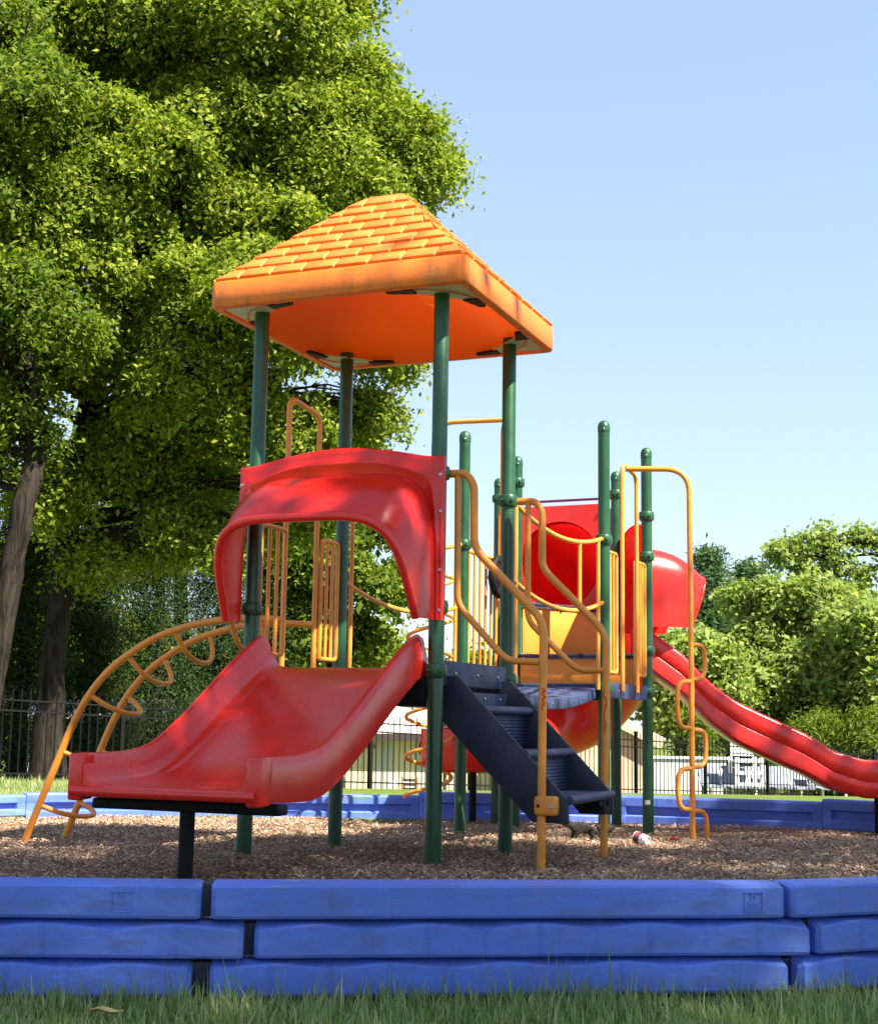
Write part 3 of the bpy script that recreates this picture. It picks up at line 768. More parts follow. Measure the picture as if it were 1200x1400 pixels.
# ---------------------------------------------------------------- pole with looped foot steps
mid = P7.lerp(P8, .5)
pb = mid - u2 * .50
pp = onpl(947, 1157, pb, V(1, 0, 0))
px0 = V(pp.x, pp.y, 0)
a_top = P7.lerp(P8, .40) - u2 * .03
zt_ = onpl(930, 641, px0, V(1, 0, 0)).z
MB().tube(fillet([V(a_top.x, a_top.y, zt2 - .03), V(px0.x, px0.y, zt_), V(px0.x, px0.y, gz(px0.y) - .15)], .2, 8), .0225, 14).build('climbing_pole', 'yellow', PS)
sd = V(.80, .60, 0)
lp = [(880, 930, 1), (931, 997, -1), (997, 1050, 1), (1050, 1108, -1), (1108, 1160, 1)]
for y0, y1, s in lp:
    z1_, z0_ = onpl(946, y0, px0, V(1, 0, 0)).z, onpl(946, y1, px0, V(1, 0, 0)).z
    if y1 > 1150: z0_ -= .06
    e = sd * (s * .155)
    pts = [px0 + Z * (z1_ - .004), px0 + e * .95 + Z * (z1_ - .012), px0 + e * 1.05 + Z * ((z0_ + z1_) / 2), px0 + e * .9 + Z * (z0_ + .012), px0 + Z * (z0_ + .004)]
    if y1 > 1150: pts = pts[:3] + [px0 + e * 1.0 + Z * (z0_ - .05)]
    MB().tube(fillet(pts, .075, 6), .019, 10).build('foot_loop', 'yellow', PS)

# ---------------------------------------------------------------- corkscrew climber
sc = P9.lerp(P6, .48) + u2 * .62; sc = V(-.06, sc.y, 0)
ae = P9.lerp(P6, .40) + u2 * .03
MB().tube(fillet([V(ae.x, ae.y, zt3 - .03), V(sc.x, sc.y, zt3 + .0), V(sc.x, sc.y, gz(sc.y) - .2)], .22, 8), .0225, 12).build('climbing_pole', 'yellow', PS)
zc0 = onpl(575, 1063, sc, V(1, 0, 0)).z; pit = .365
hel = []
for i in range(0, 24 * 6 + 1):
    t = i / 24; a = math.pi * .5 + 2 * math.pi * t
    z = zc0 - .18 + pit * t
    hel.append(sc + V(-math.sin(a) * .215, math.cos(a) * .215 + .0, z))
MB().tube(hel, .018, 8).build('corkscrew', 'yellow', PS)

# ---------------------------------------------------------------- tube slide at the back
d_ = (P6 - P10).normalized(); n_in = V(d_.y, -d_.x, 0)
if n_in.y > 0: n_in = -n_in
S0 = (P6 + P10) / 2; zc_ = onpl(767, 772, S0, d_).z; hr_ = .41
hc = onpl(765, 772, S0, d_); off = (hc - S0); off = d_ * off.dot(d_)
zp1 = onpl(820, 689, S0, d_).z; zp0 = TOP + .02; hwP = (P6 - P10).length / 2 - .05
inn, outr = [], []
NN = 64
for i in range(NN):
    t = 2 * math.pi * i / NN; c, s = math.cos(t), math.sin(t)
    inn.append((off.dot(d_) + c * hr_, zc_ + s * hr_))
    # outer rectangle point in that direction from the hole centre
    cxx = off.dot(d_); k1 = ((hwP - cxx) / c if c > 1e-6 else ((-hwP - cxx) / c if c < -1e-6 else 1e9))
    k2 = ((zp1 - zc_) / s if s > 1e-6 else ((zp0 - zc_) / s if s < -1e-6 else 1e9)); k = min(k1, k2)
    outr.append((cxx + c * k, zc_ + s * k))
f_ = lambda lst, b: [S0 + d_ * a + n_in * b + Z * z for a, z in lst]
mid_ = [(a * .5 + b * .5, z * .5 + w_ * .5) for (a, z), (b, w_) in zip(inn, outr)]
tp = MB().grid([f_(outr, -.03), f_(outr, .02), f_(mid_, .02), f_(inn, .02), f_([(off.dot(d_) + (a - off.dot(d_)) * .97, zc_ + (z - zc_) * .97) for a, z in inn], -.06)], closed=True).build('tube_panel', 'red', PS, ang=50)
MB().tube([P6 + Z * (zp1 + .05), P10 + Z * (zp1 + .05)], .013, 8).build('panel_rail', 'purple', PS)
path = [S0 + off + Z * zc_ + n_in * .015, S0 + off + Z * (zc_ - .02) - n_in * .45, V(1.62, 14.25, zc_ - .2), V(1.85, 14.75, zc_ - .85), V(1.62, 15.15, .95), V(1.12, 15.05, .72), V(.72, 14.45, .60), V(.45, 13.85, .53), V(.20, 13.35, .49)]
pts = spline(path, 6); mm = len(pts)
rows = []
x = None
T = [(pts[min(i + 1, mm - 1)] - pts[max(i - 1, 0)]).normalized() for i in range(mm)]
for i in range(mm):
    s = i / (mm - 1); sd_ = T[i].cross(Z).normalized(); up_ = sd_.cross(T[i])
    rw = .402; rz = .402 if s < .62 else .402 - (s - .62) / .38 * .19
    rows.append([pts[i] + sd_ * (math.cos(a) * rw) + up_ * (math.sin(a) * rz) for a in [2 * math.pi * k / 28 for k in range(28)]])
MB().grid(rows, closed=True).build('tube_slide', 'red_thin', PS, ang=60)
# exit tray with rounded lip
ex = pts[-1]; t_ = T[-1]; t_ = V(t_.x, t_.y, 0).normalized(); s_ = t_.cross(Z)
rows = []
for a in [math.pi * k / 12 for k in range(13)]:
    p = ex + t_ * (math.sin(a) * .16) + s_ * (math.cos(a) * .37)
    rows.append([p + Z * .19, p * 1.0 + Z * .05, p - Z * .14, ex + (p - ex) * .8 - Z * .19])
MB().grid(rows).build('tube_exit', 'red', PS, ang=60, solid=.02)
sp0 = ony(646, 1100, 13.55); MB().tube([V(sp0.x, 13.55, .33), V(sp0.x, 13.55, -.45)], .035, 14).build('support_post', 'black', PS)

# ---------------------------------------------------------------- wave slide to the right
Mw = (P8 + P10) / 2
ctr = spline([Mw + V(.02, 0, 0), V(2.05, Mw.y - .02, 0), V(2.55, Mw.y - .06, 0), V(3.05, Mw.y - .10, 0), V(3.55, Mw.y - .14, 0), V(4.05, Mw.y - .18, 0), V(4.6, Mw.y - .22, 0)], 6)
topE = [(880, 850), (893, 863), (934, 893), (971, 932), (1009, 960), (1064, 986), (1101, 1003), (1139, 1027), (1176, 1039), (1200, 1041), (1300, 1043), (1400, 1045)]
rows = []; mm = len(ctr)
for i, p in enumerate(ctr):
    t = (ctr[min(i + 1, mm - 1)] - ctr[max(i - 1, 0)]).normalized(); nside = V(t.y, -t.x, 0)      # near side (towards camera)
    if nside.y > 0: nside = -nside
    ne = p + nside * .315
    pxx = 600 + ne.x / ne.y * FPX
    ytop = itp(topE, pxx); zt = ony(pxx, ytop, ne.y).z
    if i < 3: zt = min(zt, MID + .26)
    bed = zt - .22; lo = bed - .13 + .05 * min(1, max(0, (p.x - 3.0)))
    half = [(.27, lo), (.31, lo + .03), (.318, bed + .025), (.309, bed + .04), (.318, bed + .055), (.315, zt - .03), (.30, zt - .004), (.275, zt), (.255, zt - .02), (.235, bed + .07), (.19, bed + .012), (.1, bed), (0, bed)]
    pr = [(-a, z) for a, z in half] + [(a, z) for a, z in half[::-1][1:]] + [(0.0, lo)]
    rows.append([V(p.x, p.y, 0) + nside * a + Z * z for a, z in pr])
mb = MB().grid(rows, closed=True); n = len(rows[0]); mb.f.append(tuple(range(n))); mb.f.append(tuple((len(rows) - 1) * n + k for k in range(n)))
mb.build('wave_slide', 'red', PS, ang=50)
MB().tube([V(.309 * (Mw.y - .15), Mw.y - .15, .34), V(.309 * (Mw.y - .15), Mw.y - .15, -.4)], .042, 14).build('support_post', 'black', PS)
aw = (P10 - P8).normalized(); bw = V(aw.y, -aw.x, 0)
if bw.x < 0: bw = -bw
pl_ = lambda px, py, b: onpl(px, py, P8 + bw * b, bw).z
hood(Mw, aw, bw, .56, .50, pl_(905, 856, .1), pl_(893, 742, .05), pl_(890, 716, .05) + .06, pl_(890, 716, .05), .05, .58, .44, pl_(952, 783, .55), .42, botw=.45, rr=.012)

# ================================================================== BORDER TIMBERS
def timber_mesh(Ln, Hh, D, wave, channel, sag_seed=0):
    """one hollow plastic timber lying along +x, front face to -y, base at z=0"""
    n = 140; rows = []
    for i in range(n + 1):
        x = -Ln / 2 + Ln * i / n; e = min(i, n - i) / n * Ln
        rd = .018; ins = 0 if e >= rd else rd - math.sqrt(max(0, rd * rd - (rd - e) ** 2))
        ph = math.cos(2 * math.pi * x / (Ln / 5))
        wv_ = wave * (.5 + .5 * ph)
        sg = (x + Ln / 2) / Ln * 10; fr_ = .003 * (1 if int(sg) % 2 else 0) + (.005 if abs(sg - round(sg)) < .07 and .3 < sg < 9.7 else 0)
        h = Hh
        yf, yb = ins + fr_ * (1 if wave else .5), D - ins
        zt = h - ins * .45
        bev = .013
        if channel:
            pr = [(yf + .01, 0 + ins * .5), (yf, .012), (yf, h * .30), (yf + .008, h * .33), (yf + .045, h * .36), (yf + .045, h * .60), (yf + .008, h * .63), (yf, h * .66), (yf, zt - .016), (yf + .014, zt), (yb - .014, zt), (yb, zt - .014), (yb, .01), (yb - .01, 0)]
            if e < .10: pr = [(min(a, yf + .003) if 3 <= k <= 6 else a, b) for k, (a, b) in enumerate(pr)]
        else:
            pr = [(yf + .022, ins * .5), (yf + .005, .006), (yf, .015), (yf, zt - bev - .012 * (1 - wv_ / max(wave, 1e-6)) * (1 if wave else 0)), (yf + .008, zt - .005 - (wave - wv_) * .8), (yf + .034 + (wave - wv_) * 1.6, zt), (yb - .03, zt), (yb, zt - .02), (yb, .012), (yb - .01, 0)]
        rows.append([V(x, a, b) for a, b in pr])
    mb = MB().grid(rows, closed=True); m = len(rows[0])
    mb.f.append(tuple(range(m))); mb.f.append(tuple(n * m + k for k in range(m)))
    return mb
def place_timber(mesh_o, A, B, z, label, group, name='border_timber'):
    o = mesh_o.copy(); COL.objects.link(o); A, B = Vector(A), Vector(B)
    d = B - A; c = (A + B) / 2
    o.location = (c.x, c.y, z); o.rotation_euler = (0, 0, math.atan2(d.y, d.x)); o.name = name
    tag(o, label, 'border', group); return o
HB = .112
protos = {}
for wv_ in (0, 1):
    protos[wv_] = timber_mesh(1.0, HB, .16, .016 * wv_, False).build('border_timber', 'bluetim')
ztop = .252
front = {'left': (Vector(RING[0]), Vector(RING[1]), 'left'), 'mid': (Vector(RING[1]), Vector(RING[2]), 'mid'), 'right': (Vector(RING[2]), Vector(RING[3]), 'right')}
courses = ['top', 'middle', 'bottom']
LBL = {
 ('left', 0): 'blue plastic border timber, top course of front stack, left of dark vertical gap, stamped square',
 ('left', 1): 'blue plastic border timber, middle course, its rounded end reaching past the timbers above and below',
 ('left', 2): 'shaded blue border timber at grass level under the shadowed end of the front wall',
 ('mid', 0): 'long blue top border timber before the stairs with a square stamp near one end',
 ('mid', 1): 'long blue middle border timber with wavy top between two stacked timbers before the stairs',
 ('mid', 2): 'long blue bottom border timber rising from uncut grass before the stairs',
 ('right', 0): 'blue top border timber with a rounded shaded end angled towards the wave slide support',
 ('right', 1): 'blue middle border timber angled away beside a dark open joint at the wave slide end',
 ('right', 2): 'blue bottom border timber in sunlit grass at the wave slide end of the front wall'}
stamp_at = {('left', 0): -.24, ('mid', 0): -.11}
def lenobj(o, Ln): o.scale = (Ln, 1, 1)
def front_course(seg, ci):
    A, B, _ = front[seg]; d = (B - A).normalized()
    sh = {'left': [0, .135, -.02], 'mid': [(0.008, 0), (.145, .085), (0.012, .01)], 'right': [0.004, .10, .03]}[seg][ci]
    if seg == 'left': a, b = A - d * .0, B + d * (sh - .014)
    elif seg == 'mid': a, b = A + d * (sh[0] + .012), B + d * (sh[1] - .012)
    else: a, b = A + d * (sh + .012), B
    n = V(d.y, -d.x, 0).to_2d()
    z = ztop - HB - ci * (HB + .006)
    L_ = (b - a).length
    key = (round(L_, 3), 1 if ci else 0)
    if key not in protos:
        po = timber_mesh(L_, HB, .16, .017 if ci else 0, False).build('border_timber', 'bluetim', ang=20); protos[key] = po
        o = po; o.location = ((a + b) / 2).to_3d() + Z * z; o.rotation_euler = (0, 0, math.atan2(d.y, d.x)); tag(o, LBL[(seg, ci)], 'border', 'blue timbers of the play area border')
    else:
        o = place_timber(protos[key], a, b, z, LBL[(seg, ci)], 'blue timbers of the play area border')
    if seg != 'left':
        tg = MB().box((-L_ / 2 - .03, .095, HB / 2), (.12, .07, HB - .012)).build('joint_tongue', 'navy_side', bevel=.006); tg.parent = o
    if (seg, ci) in stamp_at:
        # embossed square stamp with small raised marks
        xc = L_ / 2 + stamp_at[(seg, ci)]; s = .03; mb = MB()
        for dx, dz, w_, h_ in ((0, s, .064, .003), (0, -s, .064, .003), (-s, 0, .003, .06), (s, 0, .003, .06)):
            mb.box((xc + dx, -.0005, .056 + dz), (w_, .006, h_))
        for k in range(3):
            mb.box((xc, -.0005, .036 + .008 * k), (.042 - .008 * (k % 2), .005, .0035))
        mb.box((xc - .008, -.0005, .070), (.004, .005, .02)); mb.box((xc + .006, -.0005, .070), (.004, .005, .02)); mb.box((xc - .001, -.0005, .078), (.018, .005, .004))
        st = mb.build('stamp', 'bluetim', smooth=False); st.parent = o
    return o
for p in list(protos.values()): bpy.data.objects.remove(p)
protos.clear()
for seg in ('left', 'mid', 'right'):
    for ci in range(3): front_course(seg, ci)
# rest of the ring: channelled timbers, one course, inner side shows
bl = timber_mesh(1.9, .215, .15, 0, True).build('border_timber', 'bluetim')
used = False
RL = ['blue border timber at the front corner of the play area beyond the wave slide', 'blue border timber curving back past the wave slide exit', 'blue border timber along the side behind the wave slide exit', 'blue channelled border timber by the wave slide end of the far edge', 'blue channelled border timber behind the wave slide', 'blue channelled border timber behind the stepped pole climber', 'blue channelled border timber behind the tube slide exit', 'blue channelled border timber behind the corkscrew climber', 'blue channelled border timber on the far edge behind the front slide', 'blue sunlit border timber beyond the arched ladder by the lawn', 'blue border timber at the lawn side of the arched ladder', 'blue border timber along the ladder side of the play area', 'blue border timber at the ladder side nearing the front', 'blue border timber at the front corner on the ladder side', 'blue border timber closing the ring at the shadowed front corner']
ji = 0
for i in range(3, len(RING)):
    A, B = Vector(RING[i]), Vector(RING[(i + 1) % len(RING)])
    d = (B - A); Ln = d.length; c = (A + B) / 2
    # channel faces the inside: front (-y local) towards ring centre
    ang = math.atan2(d.y, d.x); nrm = Vector((math.sin(ang), -math.cos(ang)))
    if nrm.dot(Vector((-.2, 9.2)) - c) < 0: ang += math.pi
    o = bl if not used else bl.copy()
    if used: COL.objects.link(o)
    used = True
    zb = gz(c.y) - .015
    if c.y < 8: zb = gz(c.y) - .03 + .0
    o.location = (c.x, c.y, zb); o.rotation_euler = (0, 0, ang); o.scale = ((Ln + .02) / 1.9, 1, 1.28 if c.x > .5 else (1.12 if c.x > -3 else .9))
    tag(o, RL[ji], 'border', 'blue timbers of the play area border'); ji += 1

# ================================================================== SQUIRREL, CUP, LITTER
def skin_mesh(name, verts, edges, radii, m, parent, sub=2):
    me = bpy.data.meshes.new(name); me.from_pydata(verts, edges, []); o = bpy.data.objects.new(name, me); COL.objects.link(o)
    md = o.modifiers.new('s', 'SKIN'); sk = me.skin_vertices[0].data
    for i, r in enumerate(radii): sk[i].radius = r if isinstance(r, tuple) else (r, r)
    sk[0].use_root = True; md.use_smooth_shade = True
    m2 = o.modifiers.new('ss', 'SUBSURF'); m2.levels = sub; m2.render_levels = sub
    dg = bpy.context.evaluated_depsgraph_get(); ev = o.evaluated_get(dg)
    nm = bpy.data.meshes.new_from_object(ev); bpy.data.objects.remove(o)
    nm.name = name; nm.materials.append(MATS[m]); nm.shade_smooth()
    q = bpy.data.objects.new(name, nm); COL.objects.link(q); q.parent = parent; return q
sq = onz(797, 1146, gz(10.0)); sq.z = gz(sq.y) + .005
S_ = thing('squirrel', sq, 'dark grey-brown squirrel standing on the mulch under the stairs', 'squirrel')
k = .94   # local x axis = towards the head (image left = -x)
sv = [(0.075, 0, .095), (.02, 0, .100), (-.045, 0, .098), (-.085, 0, .105), (-.115, 0, .128), (-.145, 0, .128), (-.172, 0, .116),
      (-.075, .028, .06), (-.078, .030, .025), (-.092, .030, .006), (-.055, -.028, .06), (-.050, -.030, .028), (-.066, -.030, .006),
      (.075, .036, .065), (.045, .04, .045), (.085, .04, .024), (.055, .042, .006), (.085, -.036, .065), (.058, -.04, .045), (.10, -.04, .024), (.07, -.042, .006)]
sv = [(x * k, y * k, z * k) for x, y, z in sv]
se = [(0, 1), (1, 2), (2, 3), (3, 4), (4, 5), (5, 6), (2, 7), (7, 8), (8, 9), (2, 10), (10, 11), (11, 12), (0, 13), (13, 14), (14, 15), (15, 16), (0, 17), (17, 18), (18, 19), (19, 20)]
srad = [.048, .046, .040, .030, .029, .025, .010, .018, .011, .008, .018, .011, .008, .030, .016, .010, .008, .030, .016, .010, .008]
skin_mesh('body', sv, se, srad, 'squirrel', S_)
tv = [(.10, 0, .10), (.135, .005, .085), (.17, .01, .078), (.205, .01, .085), (.235, .012, .10)]
skin_mesh('tail', tv, [(0, 1), (1, 2), (2, 3), (3, 4)], [.018, .030, .036, .030, .012], 'squirrel_tail', S_)
for s in (-1, 1):
    mb = MB().lathe([(.012, 0), (.012, .012), (.006, .026), (.001, .030)], V(-.122, s * .017, .153), 10, V(.1, s * .25, 1))
    o = mb.build('ear', 'squirrel', None); o.parent = S_
    mb = MB().lathe([(.001, -.006), (.005, -.004), (.0065, 0), (.005, .004), (.001, .006)], V(-.155, s * .024, .140), 10, V(-.3, s, .1))
    o = mb.build('eye', 'eye', None); o.parent = S_
# crumpled paper cup on its side
cu = onz(877, 1157, gz(10.4)); cu.z = gz(cu.y) + .04
ax = V(.70, -.62, -.20).normalized()          # axis from mouth to base
CU = thing('paper_cup', cu, 'white paper cup with dark and red print lying by a green post', 'cup')
L_ = .105
def crump(pts_rows):
    for r in pts_rows:
        for p in r: p += V(1, 1, 1) * (.004 * mnoise.noise(p * 40))
    return pts_rows
def cup_rows(r0, r1, t0, t1, n=24, m=5):
    x = ax.orthogonal().normalized(); y = ax.cross(x); out = []
    for j in range(m):
        t = t0 + (t1 - t0) * j / (m - 1); r = r0 + (r1 - r0) * j / (m - 1)
        out.append([cu + ax * (t * L_ - L_ / 2) + (x * math.cos(2 * math.pi * i / n) + y * math.sin(2 * math.pi * i / n)) * r for i in range(n)])
    return out
cup = MB().grid(crump(cup_rows(.043, .033, 0, 1)), closed=True)
o = cup.build('cup_wall', 'cup_white', CU, solid=.0015)
MB().grid(crump(cup_rows(.0432, .0355, .06, .72)), closed=True).build('cup_print', 'cup_print', CU, solid=.0005)
MB().lathe([(.031, 0), (.031, .002)], cu + ax * (L_ / 2 - .006), 24, ax).build('cup_base', 'cup_white', CU)
MB().lathe([(.034, -.004), (.0355, 0), (.034, .003), (.031, .003), (.031, -.004)], cu + ax * (L_ / 2), 24, ax).build('cup_seam', 'cup_white', CU)
def scrap(name, px, py, m, sz, label, cat, seed):
    p = onz(px, py, gz(9.8)); p = onz(px, py, gz(p.y)); rg = random.Random(seed); rows = []
    for i in range(7):
        row = []
        for j in range(5):
            x, y = (i / 6 - .5) * sz[0] * (1 - .3 * abs(j / 4 - .5)), (j / 4 - .5) * sz[1] * (1 - .5 * abs(i / 6 - .5))
            row.append(p + V(x, y, .014 + .018 * abs(math.sin(i * 1.1 + j)) + rg.uniform(-.004, .006)))
        rows.append(row)
    root_mesh(MB().grid(rows), name, m, label, cat, loc=p, solid=.002, ang=60)
scrap('plastic_scrap', 923, 1151, 'scrap_red', (.085, .05), 'bright red plastic scrap lying in a sun patch on the mulch', 'litter', 2)
scrap('paper_scrap', 1064, 1192, 'cup_white', (.08, .05), 'pale crumpled paper scrap on the mulch near the front border', 'litter', 4)
lf = onz(144, 1392, -.075); mb = MB()
lr_ = [[lf + V(.045 * (i / 6 - .5) * 2, .022 * math.sin(math.pi * i / 6) * (j - 1) + .004 * i, .012 + .008 * abs(j - 1) + .006 * math.sin(i)) for j in range(3)] for i in range(7)]
root_mesh(mb.grid(lr_), 'fallen_leaf', 'dry_leaf', 'dry yellow leaf lying on the grass before the shaded blue timbers', 'leaf', loc=lf, solid=.001, ang=60)
# small twigs and a weed tuft or two
for i, (x, y, a, L_) in enumerate([(560, 1165, .2, .28), (640, 1185, -.3, .2), (870, 1168, .9, .16), (300, 1178, .1, .22), (1010, 1178, -.6, .2), (430, 1185, .5, .18)]):
    p = onz(x, y, gz(8)); p = onz(x, y, gz(p.y)) + Z * .018; d = V(math.cos(a), math.sin(a), .04)
    mb = MB().tube(spline([p - d * L_ / 2, p + V(0, .01, .004), p + d * L_ / 2 + V(0, .02, 0)], 4), [.005, .005, .0045, .004, .004, .004, .004, .003, .002], 6)
    mb.tube([p + d * .03, p + d * .08 + V(.01, .05, .012)], [.0035, .002], 5)
    root_mesh(mb, 'twig', 'twig', ['thin forked twig on the mulch beside the front tower post', 'short forked twig on shaded mulch behind the long front timber', 'short twig on mulch just in front of the paper cup', 'dark twig on shaded mulch under the wide front slide', 'pale twig in a sun patch beyond the stepped pole', 'broken twig on the mulch behind the front slide support'][i], 'twig', 'twigs on the mulch', loc=p)

# ================================================================== FENCE
FA, FB = V(-15.5, 11.07, 0), V(24.0, 49.6, 0)
fd = (FB - FA).normalized(); flen = (FB - FA).length
FN = int(flen / 2.45)
def shared(mb, name, m): 
    o = mb.build(name, m); me = o.data; bpy.data.objects.remove(o); return me
me_p = shared(MB().box((0, 0, .60), (.018, .018, 1.36)).lathe([(.012, 1.28), (.002, 1.36)], (0, 0, 0), 6), 'picket', 'fence_black')
me_post = shared(MB().box((0, 0, .62), (.06, .06, 1.42)).box((0, 0, 1.34), (.075, .075, .03)), 'fence_post', 'fence_black')
vis_i = 0
for i in range(FN):
    a = FA + fd * (flen * i / FN); b = FA + fd * (flen * (i + 1) / FN)
    a.z = lz(a.x, a.y); b.z = lz(b.x, b.y)
    mpx = 600 + (a.x + b.x) / (a.y + b.y) * FPX
    if mpx < -900 or mpx > 1750: continue
    where = 'past the leaning trunk' if mpx < -60 else 'in front of the dark conifers' if mpx < 330 else ('hidden in greenery behind the front slide' if mpx < 480 else ('in front of the tan building' if mpx < 900 else 'in front of the pool loungers' if mpx < 1220 else 'past the last pool lounger'))
    root = thing('fence_panel', a, 'black metal picket fence panel ' + where, 'fence', 'black picket fence panels ' + where)
    po = bpy.data.objects.new('post', me_post); COL.objects.link(po); po.parent = root; po.rotation_euler = (0, 0, math.atan2(fd.y, fd.x))
    L_ = (b - a).length
    for z in (.14, 1.02, 1.17):
        MB().tube([a + Z * z, b + Z * z], .016, 4).build('rail', 'fence_black', root, smooth=False)
    npk = 17
    for k in range(npk):
        t = (k + 1) / (npk + 1); p = (b - a) * t
        q = bpy.data.objects.new('picket', me_p); COL.objects.link(q); q.parent = root; q.location = p

# ================================================================== BUILDINGS BEHIND
def wpt(px, py, Y): return ony(px, py, Y)
YB = 42.0
gzB = lz(0, YB) - 1.0
def quadwall(mb, pts, d): mb.prism(pts, d)
# tan building with a gable wing
xa, xb, xg0, xg1 = wpt(395, 1000, YB).x, wpt(712, 1000, YB).x, wpt(707, 1000, YB - 1.2).x, wpt(890, 1000, YB - 1.2).x
eave = .34; ridge = 1.28
TB = thing('tan_building', (0, YB, gzB), 'low tan building with pinkish gable wing beyond the picket fence', 'building')
MB().box(((xa + xb) / 2, YB + 2, (gzB + eave) / 2), (xb - xa, 4, eave - gzB)).build('wall', 'tan_wall', TB, smooth=False)
nb = 22
me_b = None
for i in range(nb):
    x = xa + (xb - xa) * (i + .5) / nb
    MB().box((x, YB - .02, (gzB + eave) / 2), ((xb - xa) / nb - .03, .04, eave - gzB - .02)).build('board', 'grey_door' if i in (8, 9, 12, 13) else 'tan_wall', TB, smooth=False)
rf = MB().prism([V(xa - .3, YB - .45, eave - .02), V(xa - .3, YB + 2.1, eave + .72), V(xa - .3, YB + 4.5, eave - .02)], V(xb - xa + .4, 0, 0)).build('roof', 'roof_tile', TB, smooth=False)
MB().box(((xa + xb) / 2 - .05, YB - .47, eave - .10), (xb - xa + .42, .05, .20)).build('gutter', 'dark_trim', rf, smooth=False)
for i in range(3):
    MB().tube([V(xa + 2.6 + i * 1.6, YB + 1.4, eave + .5), V(xa + 2.6 + i * 1.6, YB + 1.4, eave + .95)], .03, 6).build('vent_pipe', 'dark_trim', rf)
p0 = wpt(494, 1018, YB - .06); p1 = wpt(514, 1024, YB - .06)
MB().box(((p0.x + p1.x) / 2, YB - .05, (p0.z + p1.z) / 2), (p1.x - p0.x, .04, p0.z - p1.z)).build('sign_plate', 'rust', TB, smooth=False)
xm = (xg0 + xg1) / 2; YG = YB - 1.2
MB().prism([V(xg0, YG, gzB), V(xg1, YG, gzB), V(xg1, YG, eave), V(xm, YG, ridge), V(xg0, YG, eave)], V(0, 5, 0)).build('gable_wall', 'brick_pink', TB, smooth=False)
for s, xe in ((-1, xg0), (1, xg1)):
    d = V(xe - xm, 0, eave - ridge); e_ = d.normalized(); a = V(xm, YG - .25, ridge + .03); b = V(xe, YG - .25, eave + .03) + e_ * .35
    nn_ = V(-e_.z, 0, e_.x) * (1 if s > 0 else -1)
    MB().prism([a, b, b + nn_ * .14, a + nn_ * .14], V(0, 5.3, 0)).build('gable_roof', 'roof_tile', TB, smooth=False)
    MB().prism([a - V(0, .03, 0), b - V(0, .03, 0), b - V(0, .03, 0) - nn_ * .20, a - V(0, .03, 0) - nn_ * .20], V(0, .04, 0)).build('rake_board', 'tan_trim', TB, smooth=False)
# far white pool house at right and white wall at left
def white_house(x0, x1, ytop, Y, label, wing):
    a, b = wpt(x0, ytop, Y), wpt(x1, ytop, Y); g = lz(0, Y) - .6
    W = thing('white_building', ((a.x + b.x) / 2, Y, g), label, 'building')
    MB().box(((a.x + b.x) / 2, Y + 2, (g + a.z) / 2), (b.x - a.x, 4, a.z - g)).build('wall', 'white_wall', W, smooth=False)
    r = MB().prism([V(a.x - .3, Y - .4, a.z), V(a.x - .3, Y + 2, a.z + wing), V(a.x - .3, Y + 4.4, a.z)], V(b.x - a.x + .6, 0, 0)).build('roof', 'white', W, smooth=False)
    MB().box(((a.x + b.x) / 2, Y - .42, a.z - .06), (b.x - a.x + .6, .05, .14)).build('fascia', 'white', W, smooth=False)
    n = max(2, int((b.x - a.x) / 2.2))
    for i in range(n):
        x = a.x + (b.x - a.x) * (i + .5) / n
        w_ = MB().box((x, Y - .02, a.z - 1.0), (.8, .06, .9)).build('window', 'white', W, smooth=False)
        MB().box((x, Y - .052, a.z - 1.0), (.68, .02, .78)).build('pane', 'dark_trim', w_, smooth=False)
# right: plain white screen wall, plus shade frame and loungers
YW = 38.0
a, b = wpt(893, 1037, YW), wpt(992, 1040, YW); g = lz(0, YW) - .5
WS = thing('white_wall', ((a.x + b.x) / 2, YW, g), 'white rendered pool wall beyond the fence beside the gable', 'wall')
MB().box(((a.x + b.x) / 2, YW, (g + a.z) / 2), (b.x - a.x, .25, a.z - g)).build('wall', 'white_wall', WS, smooth=False)
MB().box(((a.x + b.x) / 2, YW, a.z + .03), (b.x - a.x + .1, .35, .06)).build('coping', 'white', WS, smooth=False)
a, b = wpt(40, 978, 34), wpt(262, 978, 34)
white_house(40, 262, 974, 34, 'white building glimpsed behind dark conifers and picket fence', .35)
# lifeguard chair: white posts, platforms
YL = 35.5; gl = lz(0, YL)
LC = thing('lifeguard_chair', (wpt(1024, 1040, YL).x, YL, gl), 'tall white lifeguard chair frame standing by the loungers', 'chair')
zt_l = wpt(1024, 1036, YL).z
for x in (1007, 1041):
    for dy in (0, .8):
        X = wpt(x, 1040, YL).x; MB().box((X, YL + dy, (gl + zt_l) / 2), (.09, .09, zt_l - gl)).build('leg', 'white', LC, smooth=False)
xc = (wpt(1007, 1040, YL).x + wpt(1041, 1040, YL).x) / 2; wd = wpt(1041, 1040, YL).x - wpt(1007, 1040, YL).x
for py in (1040, 1057, 1073):
    MB().box((xc, YL - .04, wpt(1024, py, YL).z), (wd + .1, .06, .09)).build('rung', 'white', LC, smooth=False)
MB().box((xc, YL + .4, wpt(1024, 1042, YL).z), (wd, .8, .05)).build('seat', 'white', LC, smooth=False)
MB().box((xc, YL + .8, zt_l + .22), (wd, .05, .4)).build('backrest', 'white', LC, smooth=False)
